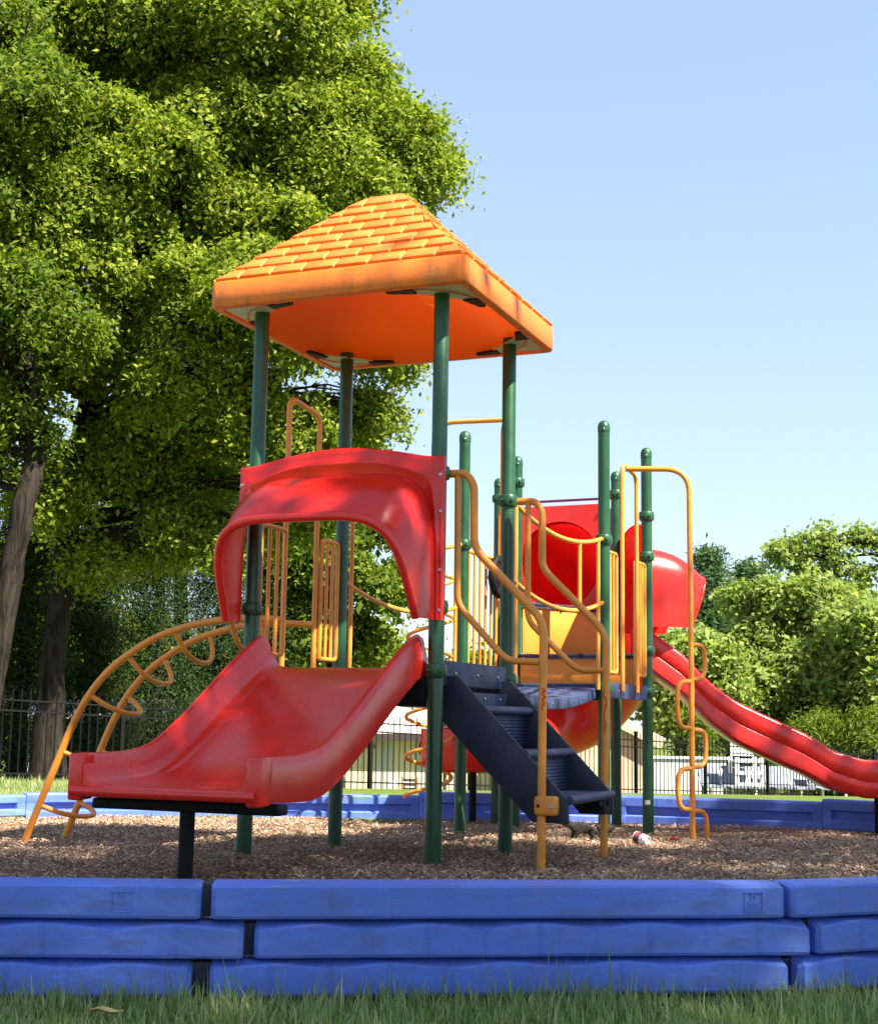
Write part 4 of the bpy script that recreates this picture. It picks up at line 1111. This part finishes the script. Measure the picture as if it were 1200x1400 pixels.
# loungers
def lounger(px, py, Y, idx, label):
    p = wpt(px, py, Y); g = lz(p.x, Y); o0 = V(p.x, Y, g)
    T_ = thing('sun_lounger', o0, label, 'sun lounger', 'loungers by the pool')
    for dx in (-.28, .28):
        for dy in (-.8, .2): MB().box(o0 + V(dx, dy, .15), (.05, .05, .3)).build('leg', 'white', T_, smooth=False)
    MB().box(o0 + V(0, -.3, .32), (.62, 1.3, .05)).build('seat', 'lounge_blue', T_, smooth=False)
    MB().box(o0 + V(0, .55, .56), (.62, .62, .05), (V(1, 0, 0), V(0, .72, .69), V(0, -.69, .72))).build('backrest', 'lounge_blue', T_, smooth=False)
    for dx in (-.33, .33): MB().tube([o0 + V(dx, -.95, .33), o0 + V(dx, .35, .33), o0 + V(dx, .8, .8)], .018, 6).build('frame', 'white', T_)
for i in range(8):
    px_ = 978 + i * 30
    lounger(px_, 1080, 36.2 - (i % 2) * .5, i, 'grey-blue lounger with white frame in a row beyond the fence')
# folded parasol and clutter near the tan building
pz = ony(609, 1000, 38); gq = lz(0, 38) - .5
FPs = thing('folded_parasol', (pz.x, 38, gq), 'folded black parasol on a pole beside the red tube slide exit', 'parasol')
MB().tube([V(pz.x, 38, gq), V(pz.x, 38, ony(609, 968, 38).z)], .03, 8).build('pole', 'dark_trim', FPs)
zt_, zb_ = ony(612, 970, 38).z, ony(612, 1052, 38).z
MB().lathe([(.04, zt_), (.14, zt_ - .3), (.20, (zt_ + zb_) / 2), (.27, zb_ + .15), (.20, zb_)], (pz.x, 38, 0), 14).build('canopy', 'cloth_dark', FPs)
hp = ony(546, 1080, 37); HC = thing('hose_coil', (hp.x, 37, lz(0, 37) - .3), 'white hose coil standing against the tan building', 'hose')
for k_ in range(3):
    MB().tube([hp + V(math.cos(t) * (.30 - .05 * k_), -.04 * k_, math.sin(t) * (.30 - .05 * k_) - .05) for t in [2 * math.pi * i / 20 for i in range(21)]], .035, 6, cap=False).build('loop', 'white', HC)
MB().box((hp.x, 37.1, (hp.z + HC.location.z) / 2 - .1), (.5, .2, abs(hp.z - HC.location.z))).build('stand', 'white', HC, smooth=False)
cpz = ony(558, 1079, 36.5); CR = thing('louvered_crate', (cpz.x, 36.5, lz(0, 36.5) - .3), 'small dark slatted crate leaning by the white hose coil', 'crate')
for k_ in range(5):
    MB().box((cpz.x + .05 * k_ * .3, 36.5, cpz.z + .22 - k_ * .11), (.34, .3, .06)).build('slat', 'dark_trim', CR, smooth=False)
for s in (-1, 1): MB().box((cpz.x + s * .19 + .03, 36.5, (cpz.z + .3 + CR.location.z) / 2), (.05, .34, cpz.z + .3 - CR.location.z)).build('side', 'rust', CR, smooth=False)

# ================================================================== TREES
def limb(mb, a, b, r0, r1, rg, bend=.12, n=7, sides=8):
    a, b = Vector(a), Vector(b); L_ = (b - a).length
    o1 = V(rg.uniform(-1, 1), rg.uniform(-1, 1), rg.uniform(-.6, .6)) * L_ * bend
    pts = []
    for i in range(n + 1):
        t = i / n; p = a.lerp(b, t) + o1 * math.sin(math.pi * t) + V(0, 0, L_ * .06 * math.sin(math.pi * t))
        pts.append(p + V(rg.uniform(-1, 1), rg.uniform(-1, 1), rg.uniform(-1, 1)) * L_ * .012 * (0 < i < n))
    mb.tube(pts, [r0 + (r1 - r0) * (i / n) for i in range(n + 1)], sides); return pts
def leaf_quads(C, Nrm, size, rngn, asp=.55, spread=.75):
    N = len(C); n = unit(Nrm + rngn.normal(0, spread, (N, 3)))
    t = unit(np.cross(n, rngn.normal(0, 1, (N, 3)))); b = np.cross(n, t)
    s = (size * rngn.uniform(.45, 1.45, N))[:, None]
    A_, B_ = t * s, b * s * asp
    return np.stack([C - A_, C + B_ - A_ * .05 + n * s * .12, C + A_, C - B_ - A_ * .05 + n * s * .12], 1)
def make_tree(name, base, trunk, lobes, nclu, nleaf, size, rc, m, label, seed, bark='bark', group=None, flat=.55, shell=(.42, 1.06), twig=.35, droop=0.1, upb=.75, cat='tree', sub=7):
    """trunk: list of (point, radius); lobes: list of (centre, radii)"""
    rg = random.Random(seed); rn = np.random.default_rng(seed)
    T_ = thing(name, base, label, cat, group)
    if sub:
        nl_ = []
        for c, r in lobes:
            r = np.array(r if hasattr(r, '__len__') else (r, r, r * .85)); c = np.array(c)
            for k in range(sub):
                d = unit(rn.normal(0, 1, 3)); d[2] = d[2] * .8 + .1
                f = rn.uniform(.30, .58); nl_.append((tuple(c + d * r * (1.02 - f * .8)), tuple(r * f * np.array([1, 1, .92]))))
        lobes = nl_
    mb = MB(); tp_ = [Vector(p) for p, r in trunk]
    P_ = spline(tp_, 4); rs = [itp([(i * 4, r) for i, (p, r) in enumerate(trunk)], k) for k in range(len(P_))]
    P_ = [p + V(rg.uniform(-1, 1), rg.uniform(-1, 1), 0) * rs[i] * .12 for i, p in enumerate(P_)]
    mb.tube(P_, rs, 14)
    lc = [np.array(c) for c, r in lobes]; lr = [np.array(r if hasattr(r, '__len__') else (r, r, r * .85)) for c, r in lobes]
    wt = np.array([r[0] * r[2] for r in lr]); wt = wt / wt.sum()
    cen, nor = [], []
    mids = []
    for c, r in zip(lc, lr):
        st = min(P_[len(P_) // 3:], key=lambda p: (p - Vector(c)).length + max(0, p.z - c[2]) * 1.5)
        rr = rs[P_.index(st)]
        e = Vector(c); pts = limb(mb, st, e, min(rr * .5, .035 + r[0] * .06), .022, rg, .10, 8, 6); mids.append(pts)
    tries = 0
    while len(cen) < nclu and tries < nclu * 6:
        tries += 1
        j = rn.choice(len(lc), p=wt); d = unit(rn.normal(0, 1, 3)); 
        if d[2] < -.55 and rn.random() < .6: continue
        q = shell[0] + (shell[1] - shell[0]) * rn.random() ** .6
        q *= 1 + .10 * mnoise.noise(V(*(d * 2.2 + lc[j])))
        p = lc[j] + d * lr[j] * q
        inside = any(i != j and np.linalg.norm((p - lc[i]) / lr[i]) < .62 for i in range(len(lc)))
        if inside and rn.random() < .75: continue
        cen.append(p); nor.append(unit(d + np.array([0, 0, upb])))
        if rn.random() < twig:
            s_ = mids[j][rg.randint(3, 8)]; limb(mb, s_, Vector(p), .030, .008, rg, .12, 4, 4)
    mb.build('trunk', bark, T_, ang=60)
    cen, nor = np.array(cen), np.array(nor)
    M_ = len(cen); off = rn.normal(0, 1, (M_, nleaf, 3)) * rc
    al = (off * nor[:, None, :]).sum(-1, keepdims=True); off = off - nor[:, None, :] * al * (1 - flat)
    rad = np.linalg.norm(off, axis=-1, keepdims=True); off[..., 2:3] -= droop * rad
    sc_ = rn.uniform(.6, 1.35, (M_, 1, 1)); C_ = (cen[:, None, :] + off * sc_).reshape(-1, 3)
    N_ = np.repeat(nor, nleaf, 0)
    Q_ = leaf_quads(C_, N_, size, rn) - np.array(ORG[T_.name])
    o = quads_obj('crown', Q_, m, T_)
    return T_
def PX(px, py, Y): return ony(px, py, Y)
def lob(px, py, rpx, Y, dz=.85):
    p = PX(px, py, Y); r = rpx / FPX * Y; return (tuple(p), (r, r, r * dz))

# big maple whose crown fills the upper left
YA = 22.0
trk = [(PX(62, 1064, YA) - Z * .2, .32), (PX(70, 960, YA), .205), (PX(78, 850, YA), .18), (PX(92, 740, YA), .17), (PX(110, 620, YA), .17), (PX(135, 480, YA + .3), .22), (PX(170, 330, YA + .5), .17), (PX(220, 160, YA + .5), .11), (PX(260, 0, YA + .5), .06)]
lobA = [lob(120, 40, 110, YA - .8), lob(60, 230, 110, YA - 1), lob(210, 60, 110, YA - .8), lob(80, 690, 75, YA - .4), lob(205, 735, 62, YA), lob(310, 745, 62, YA + .3), lob(120, 770, 45, YA - .3), lob(548, 225, 92, YA), lob(505, 130, 85, YA), lob(400, 190, 100, YA - 1), lob(300, 190, 110, YA - 1), lob(470, 270, 90, YA - .8), lob(250, 400, 110, YA - 1.2), lob(380, 370, 100, YA - 1), lob(150, 120, 190, YA), lob(170, 210, 120, YA - 1.2), lob(40, 120, 120, YA - .8), lob(330, 90, 170, YA - .6), lob(450, 150, 125, YA - .3), lob(535, 235, 88, YA), lob(390, 270, 140, YA - 1.2), lob(230, 290, 150, YA - 1.5), lob(500, 330, 90, YA - .5), lob(90, 350, 150, YA - 1.5), lob(320, 430, 130, YA - 1.6), lob(440, 450, 110, YA - .8), lob(525, 480, 62, YA), lob(180, 500, 130, YA - 1.3), lob(60, 540, 110, YA - .5), lob(300, 570, 100, YA - .5), lob(420, 600, 90, YA), lob(490, 580, 60, YA + .3), lob(150, 640, 90, YA + .3), lob(250, 670, 80, YA + .6), lob(400, 700, 70, YA + .8), lob(350, -60, 150, YA), lob(150, -80, 170, YA), lob(470, -10, 70, YA)]
make_tree('maple_tree', PX(62, 1064, YA), trk, lobA, 6600, 84, .047, .165, 'leaf_maple', 'tall maple with sunlit yellow-green crown towering behind the orange roof', 11, twig=.25)
# second trunk leaning at the frame edge
YB2 = 19.5
trk = [(PX(-40, 1075, YB2) - Z * .2, .26), (PX(-22, 980, YB2), .19), (PX(0, 880, YB2), .17), (PX(20, 760, YB2), .155), (PX(33, 690, YB2), .16), (PX(50, 600, YB2 + .2), .15), (PX(20, 420, YB2 + .2), .12), (PX(-10, 250, YB2), .07)]
lobB = [lob(-90, 250, 200, YB2), lob(20, 180, 130, YB2 - .5), lob(-60, 430, 160, YB2), lob(40, 430, 95, YB2 - .6), lob(-150, 560, 140, YB2), lob(30, 560, 80, YB2), lob(-120, 60, 180, YB2), lob(-220, 380, 180, YB2), lob(0, 650, 60, YB2 + .4)]
make_tree('maple_tree', PX(-40, 1075, YB2), trk, lobB, 1500, 80, .047, .17, 'leaf_mid', 'darker maple with a leaning grey-brown trunk beside the arched ladder side lawn', 12, twig=.3)
# dark conifers along the fence
def conifer(px, ybase, ytop, wpx, Y, seed, label, m='leaf_dark', n=480, nl=90, size=.042, group='dark conifers behind the fence', name='conifer_tree', zb=None):
    rn = np.random.default_rng(seed); b = PX(px, ybase, Y); t = PX(px, ytop, Y); R0 = wpx / FPX * Y
    b.z = lz(b.x, Y) if zb is None else zb; H_ = t.z - b.z
    T_ = thing(name, b, label, 'tree', group); mb = MB(); rg = random.Random(seed)
    mb.tube([b - Z * .2, b + Z * H_ * .5 + V(.05, 0, 0), b + Z * H_ * .97], [R0 * .11 + .06, R0 * .07 + .03, .012], 9)
    cen, nor = [], []
    for i in range(n):
        h = .06 + .94 * rn.random() ** .9; prof_ = (1 - h) ** .75 * min(1, .55 + h * 3) + .03
        a = rn.uniform(0, 2 * np.pi); q = R0 * prof_ * (.45 + .6 * rn.random()) * (1 + .25 * math.sin(a * 3 + h * 9))
        c = np.array([b.x + math.cos(a) * q, b.y + math.sin(a) * q, b.z + H_ * h - q * .12]); cen.append(c); nor.append(unit(np.array([math.cos(a), math.sin(a), .5])))
        if i % 5 == 0: mb.tube([b + Z * (H_ * h * .98), Vector(c)], [.02, .006], 4)
    mb.build('trunk', 'bark_dark', T_)
    cen, nor = np.array(cen), np.array(nor); off = rn.normal(0, 1, (n, nl, 3)) * np.array([.26, .26, .17]) * (R0 / 1.4) ** .5
    C_ = (cen[:, None] + off).reshape(-1, 3)
    Q_ = leaf_quads(C_, np.repeat(nor, nl, 0), size, rn, asp=.28, spread=.8) - np.array(b)
    quads_obj('crown', Q_, m, T_)
conifer(20, 1062, 690, 85, 26.5, 21, 'broad dark conifer behind the fence beside the leaning trunk')
conifer(118, 1066, 700, 62, 27.5, 22, 'narrow dark conifer behind the fence touching the maple trunk')
conifer(205, 1068, 640, 78, 28.5, 23, 'tall dark conifer behind the fence above the arched ladder')
conifer(290, 1072, 660, 72, 29.5, 24, 'dark conifer behind the fence between ladder and front slide')
conifer(365, 1075, 690, 62, 30.5, 25, 'dark conifer behind the fence partly hidden by the front slide')
conifer(-70, 1058, 700, 80, 25.5, 26, 'dark conifer behind the fence past the leaning trunk')
conifer(-170, 1055, 715, 80, 24.5, 27, 'dark conifer beyond the fence, second past the leaning trunk')
conifer(-290, 1050, 700, 85, 24, 28, 'broad dark conifer beyond the fence, third past the leaning trunk')
conifer(-430, 1050, 720, 85, 23.5, 29, 'dark conifer beyond the fence, fourth past the leaning trunk')
def bush_tree(name, px, Y, top_lobes, label, seed, m, n, nl, size, rc, group='trees beyond the fence', bark='bark_dark', twig=.35, tr=.2, gzz=None, tb=None, **kw):
    b = PX(px, 1085, Y); b.z = lz(b.x, Y) if gzz is None else gzz
    c = sum((Vector(l[0]) for l in top_lobes), V(0, 0, 0)) / len(top_lobes)
    trk = [(b - Z * .2, tr * 1.4), (b.lerp(c, .3), tr), (b.lerp(c, .65), tr * .8), (c, tr * .55), (c + Z * .8, tr * .2)]
    make_tree(name, b, trk, top_lobes, n, nl, size, rc, m, label, seed, bark, group, twig=twig, **kw)
bush_tree('broadleaf_tree', 455, 31, [lob(450, 640, 75, 31), lob(500, 700, 55, 31), lob(440, 760, 75, 31), lob(510, 790, 50, 30.5), lob(420, 850, 60, 31), lob(490, 870, 40, 31), lob(400, 700, 60, 31.5)], 'mid green drooping tree seen under the roof through the tower', 31, 'leaf_mid', 900, 60, .075, .24, droop=.5)
bush_tree('broadleaf_tree', 250, 33, [lob(250, 640, 70, 33), lob(300, 610, 60, 33), lob(200, 700, 60, 33), lob(320, 720, 60, 33), lob(160, 760, 60, 33)], 'sunlit yellow-green tree glowing through gaps behind the conifers', 32, 'leaf_yellow', 420, 70, .08, .36)
bush_tree('broadleaf_tree', 40, 38, [lob(40, 790, 70, 38), lob(0, 860, 70, 38), lob(90, 860, 60, 38), lob(150, 900, 60, 38)], 'bright tree far behind the leaning trunk and conifers', 33, 'leaf_yellow', 380, 30, .14, .42)
bush_tree('broadleaf_tree', 510, 46, [lob(505, 890, 34, 46), lob(470, 905, 34, 46), lob(540, 915, 26, 46)], 'small far yellow-green tree on the horizon below the bridge rails', 34, 'leaf_yellow', 220, 30, .13, .4)
bush_tree('broadleaf_tree', 660, 50, [lob(645, 920, 28, 50), lob(680, 930, 30, 50), lob(610, 935, 26, 50)], 'far low tree behind the barred barrier', 35, 'leaf_mid', 200, 30, .13, .4)
for i, (px_, yy) in enumerate([(20, 900), (110, 905), (200, 890), (290, 900), (375, 905)]):
    bush_tree('broadleaf_tree', px_, 44 + i, [lob(px_, yy, 48, 44 + i), lob(px_ - 40, yy + 50, 45, 44 + i), lob(px_ + 40, yy + 45, 45, 44 + i), lob(px_, yy + 85, 50, 44 + i)], ['low leafy tree far behind the leaning trunk', 'low leafy tree far behind the tall maple trunk', 'low leafy tree far behind the top of the arched ladder', 'low leafy tree glimpsed between far conifers by the front slide', 'low leafy tree far behind the left hand tower posts'][i], 140 + i, 'leaf_mid', 260, 44, .10, .40)
YR = 46
bush_tree('broadleaf_tree', 925, 44, [lob(925, 890, 55, 44), lob(960, 905, 50, 44), lob(890, 920, 50, 44), lob(930, 960, 55, 44), lob(985, 950, 45, 44)], 'bushy yellow-green tree behind the stepped pole climber', 41, 'leaf_pale', 700, 50, .105, .27)
conifer(973, 1080, 752, 48, 54, 42, 'tall blue-green pine standing beyond the red slide hood', 'leaf_pine', 420, 60, .11, 'pines beyond the pool', 'pine_tree')
conifer(1030, 1080, 775, 62, 56, 43, 'broader dark pine behind the bushy trees', 'leaf_pine', 420, 60, .11, 'pines beyond the pool', 'pine_tree')
bush_tree('broadleaf_tree', 1095, YR, [lob(1040, 830, 50, YR), lob(1090, 830, 60, YR), lob(1140, 850, 60, YR), lob(1060, 890, 62, YR), lob(1120, 910, 70, YR - 1), lob(1020, 930, 52, YR - 1), lob(1080, 960, 62, YR - 1), lob(1150, 970, 60, YR - 1), lob(1010, 985, 40, YR - 1)], 'large spreading tree with sunlit top above the wave slide', 44, 'leaf_pale', 1150, 46, .105, .27, flat=.3, tr=.28)
bush_tree('broadleaf_tree', 1215, 43, [lob(1195, 860, 62, 43), lob(1240, 880, 80, 43), lob(1180, 930, 62, 43), lob(1230, 970, 80, 43), lob(1300, 900, 100, 43)], 'leafy tree with yellow-green boughs above the wave slide exit', 45, 'leaf_pale', 760, 46, .105, .27, tr=.25)
bush_tree('broadleaf_tree', 1180, 50, [lob(1075, 760, 34, 50), lob(1110, 740, 36, 50), lob(1140, 765, 32, 50), lob(1165, 800, 30, 50), lob(1185, 745, 30, 50), lob(1215, 760, 45, 50), lob(1100, 790, 28, 50)], 'tall thin-leaved tree with bare dark limbs against the sky', 46, 'leaf_pale', 230, 24, .10, .26, twig=.8, tr=.25)
conifer(955, 1085, 975, 34, 41, 47, 'low dark conifer by the pool wall', 'leaf_mid', 200, 60, .08, 'dark shrubs beyond the pool', 'conifer_tree')
conifer(1120, 1085, 985, 90, 42, 48, 'low dark conifer behind the loungers', 'leaf_mid', 240, 60, .08, 'dark shrubs beyond the pool', 'conifer_tree')
conifer(1200, 1085, 975, 90, 41, 49, 'low dark conifer at the end of the loungers', 'leaf_mid', 240, 60, .08, 'dark shrubs beyond the pool', 'conifer_tree')
rn_ = np.random.default_rng(90); cs_ = []
for x0_, x1_ in ((-130, -12), (20, 130)):
    for i in range(int((x1_ - x0_) * 9)):
        x_ = rn_.uniform(x0_, x1_); h_ = 3.5 + 3.2 * (mnoise.noise(V(x_ * .12, 0, 5)) + .6); cs_.append((x_, rn_.uniform(98, 112), -2.6 + h_ * rn_.random() ** .7))
cs_ = np.array(cs_); off_ = rn_.normal(0, .55, (len(cs_), 26, 3))
C_ = (cs_[:, None] + off_).reshape(-1, 3)
tag(quads_obj('distant_woods', leaf_quads(C_, np.tile([0, -.4, 1.0], (len(C_), 1)), .28, rn_), 'leaf_mid'), 'distant woods along the horizon beyond the lawn', 'woods', kind='stuff')
# shade trees standing on the near lawn beside and behind the photographer: they throw the dappled shade
def shade_tree(x, y, zc_, r, seed, label, n=520, lobes=None):
    rg = random.Random(seed); lb = []
    for i in range(9):
        a = 2 * math.pi * i / 8 + rg.uniform(-.3, .3); q = r * .58 if i < 8 else 0
        lb.append(((x + math.cos(a) * q, y + math.sin(a) * q, zc_ + rg.uniform(-.5, .6) + (0 if i < 8 else r * .3)), (r * .5, r * .5, r * .42)))
    b = V(x, y, lz(x, y))
    trk = [(b - Z * .2, .34), (b + Z * 1.5, .25), (b + Z * 4.5 + V(.1, .1, 0), .22), (V(x, y, zc_ - .5), .17), (V(x, y, zc_ + r * .4), .06)]
    make_tree('shade_tree', b, trk, lb, n, 40, .13, .40, 'leaf_mid', label, seed, group='trees on the near lawn', twig=.2, sub=0)
shade_tree(8.3, -.5, 13.0, 3.7, 61, 'broad shade tree on the near lawn beside the wave slide end', 370)
shade_tree(7.5, -5.0, 13.0, 3.7, 62, 'broad shade tree on the near lawn facing the long blue wall', 115)
shade_tree(12.6, 4.4, 13.0, 3.3, 63, 'broad shade tree past the wave slide end of the play area', 170)

# ================================================================== GRASS
def blades(n, xr, yr, h, wd, zf, name, label, seed, keep=None):
    rn = np.random.default_rng(seed)
    x = rn.uniform(*xr, n); y = rn.uniform(*yr, n)
    if keep is not None:
        kk = keep(x, y); x, y = x[kk], y[kk]; n = len(x)
    z = np.array([zf(a, b) for a, b in zip(x, y)])
    hh = h * rn.gamma(5, .2, n) * (.75 + .5 * np.array([mnoise.noise(V(a * 2.3, b * 2.3, 1)) + .5 for a, b in zip(x, y)]))
    th = rn.uniform(0, 2 * np.pi, n); d = np.stack([np.cos(th), np.sin(th), np.zeros(n)], -1); sd_ = np.stack([-d[:, 1], d[:, 0], np.zeros(n)], -1)
    le = rn.uniform(.1, .75, n)[:, None]; b0 = np.stack([x, y, z], -1); up_ = np.array([0, 0, 1.0])
    m1 = b0 + up_ * hh[:, None] * .55 + d * hh[:, None] * le * .25; t1 = b0 + up_ * hh[:, None] * (1 - le * .25) + d * hh[:, None] * le * .8
    w_ = (wd * rn.uniform(.6, 1.3, n))[:, None]
    q1 = np.stack([b0 - sd_ * w_, b0 + sd_ * w_, m1 + sd_ * w_ * .8, m1 - sd_ * w_ * .8], 1)
    q2 = np.stack([m1 - sd_ * w_ * .8, m1 + sd_ * w_ * .8, t1 + sd_ * w_ * .08, t1 - sd_ * w_ * .08], 1)
    V_ = np.concatenate([q1, q2[:, 2:]], 1).reshape(-1, 3)        # 6 verts per blade
    me = bpy.data.meshes.new(name); me.vertices.add(6 * n); me.vertices.foreach_set('co', V_.reshape(-1).astype(np.float32))
    base = np.arange(n)[:, None] * 6; idx = np.concatenate([base + np.array([[0, 1, 2, 3]]), base + np.array([[3, 2, 4, 5]])], 1).reshape(-1)
    me.loops.add(8 * n); me.loops.foreach_set('vertex_index', idx.astype(np.int32))
    me.polygons.add(2 * n); me.polygons.foreach_set('loop_start', np.arange(0, 8 * n, 4, dtype=np.int32)); me.polygons.foreach_set('loop_total', np.full(2 * n, 4, dtype=np.int32))
    me.update(calc_edges=True); me.materials.append(MATS['blade']); o = bpy.data.objects.new(name, me); COL.objects.link(o)
    tag(o, label, 'grass', kind='stuff')
def wall_y(x):
    return np.interp(x, [-2.62, -.705, 1.165, 2.88], [4.42, 4.50, 4.75, 5.42])
blades(70000, (-2.3, 2.5), (2.9, 5.2), .046, .0026, lambda a, b: -.11, 'lawn_grass', 'short green lawn grass in front of the blue border', 71, keep=lambda x, y: y < wall_y(x) - .004)
blades(1500, (-2.3, 2.5), (4.2, 5.2), .11, .0022, lambda a, b: -.11, 'tall_grass', 'longer uncut grass against the foot of the blue border', 72, keep=lambda x, y: (y < wall_y(x) - .004) & (y > wall_y(x) - .12))
blades(50000, (-8.5, -2.0), (13.5, 22), .06, .004, lambda a, b: lz(a, b) - .01, 'far_lawn_grass', 'sunlit lawn grass between the border and the picket fence', 73)
blades(1500, (-1.5, 2.2), (7.0, 12.5), .05, .0022, lambda a, b: gz(b), 'weed_grass', 'sparse weeds and grass sprouting through the mulch', 74, keep=lambda x, y: np.array([mnoise.noise(V(a * 1.3, b * 1.3, 9)) > .28 for a, b in zip(x, y)]))
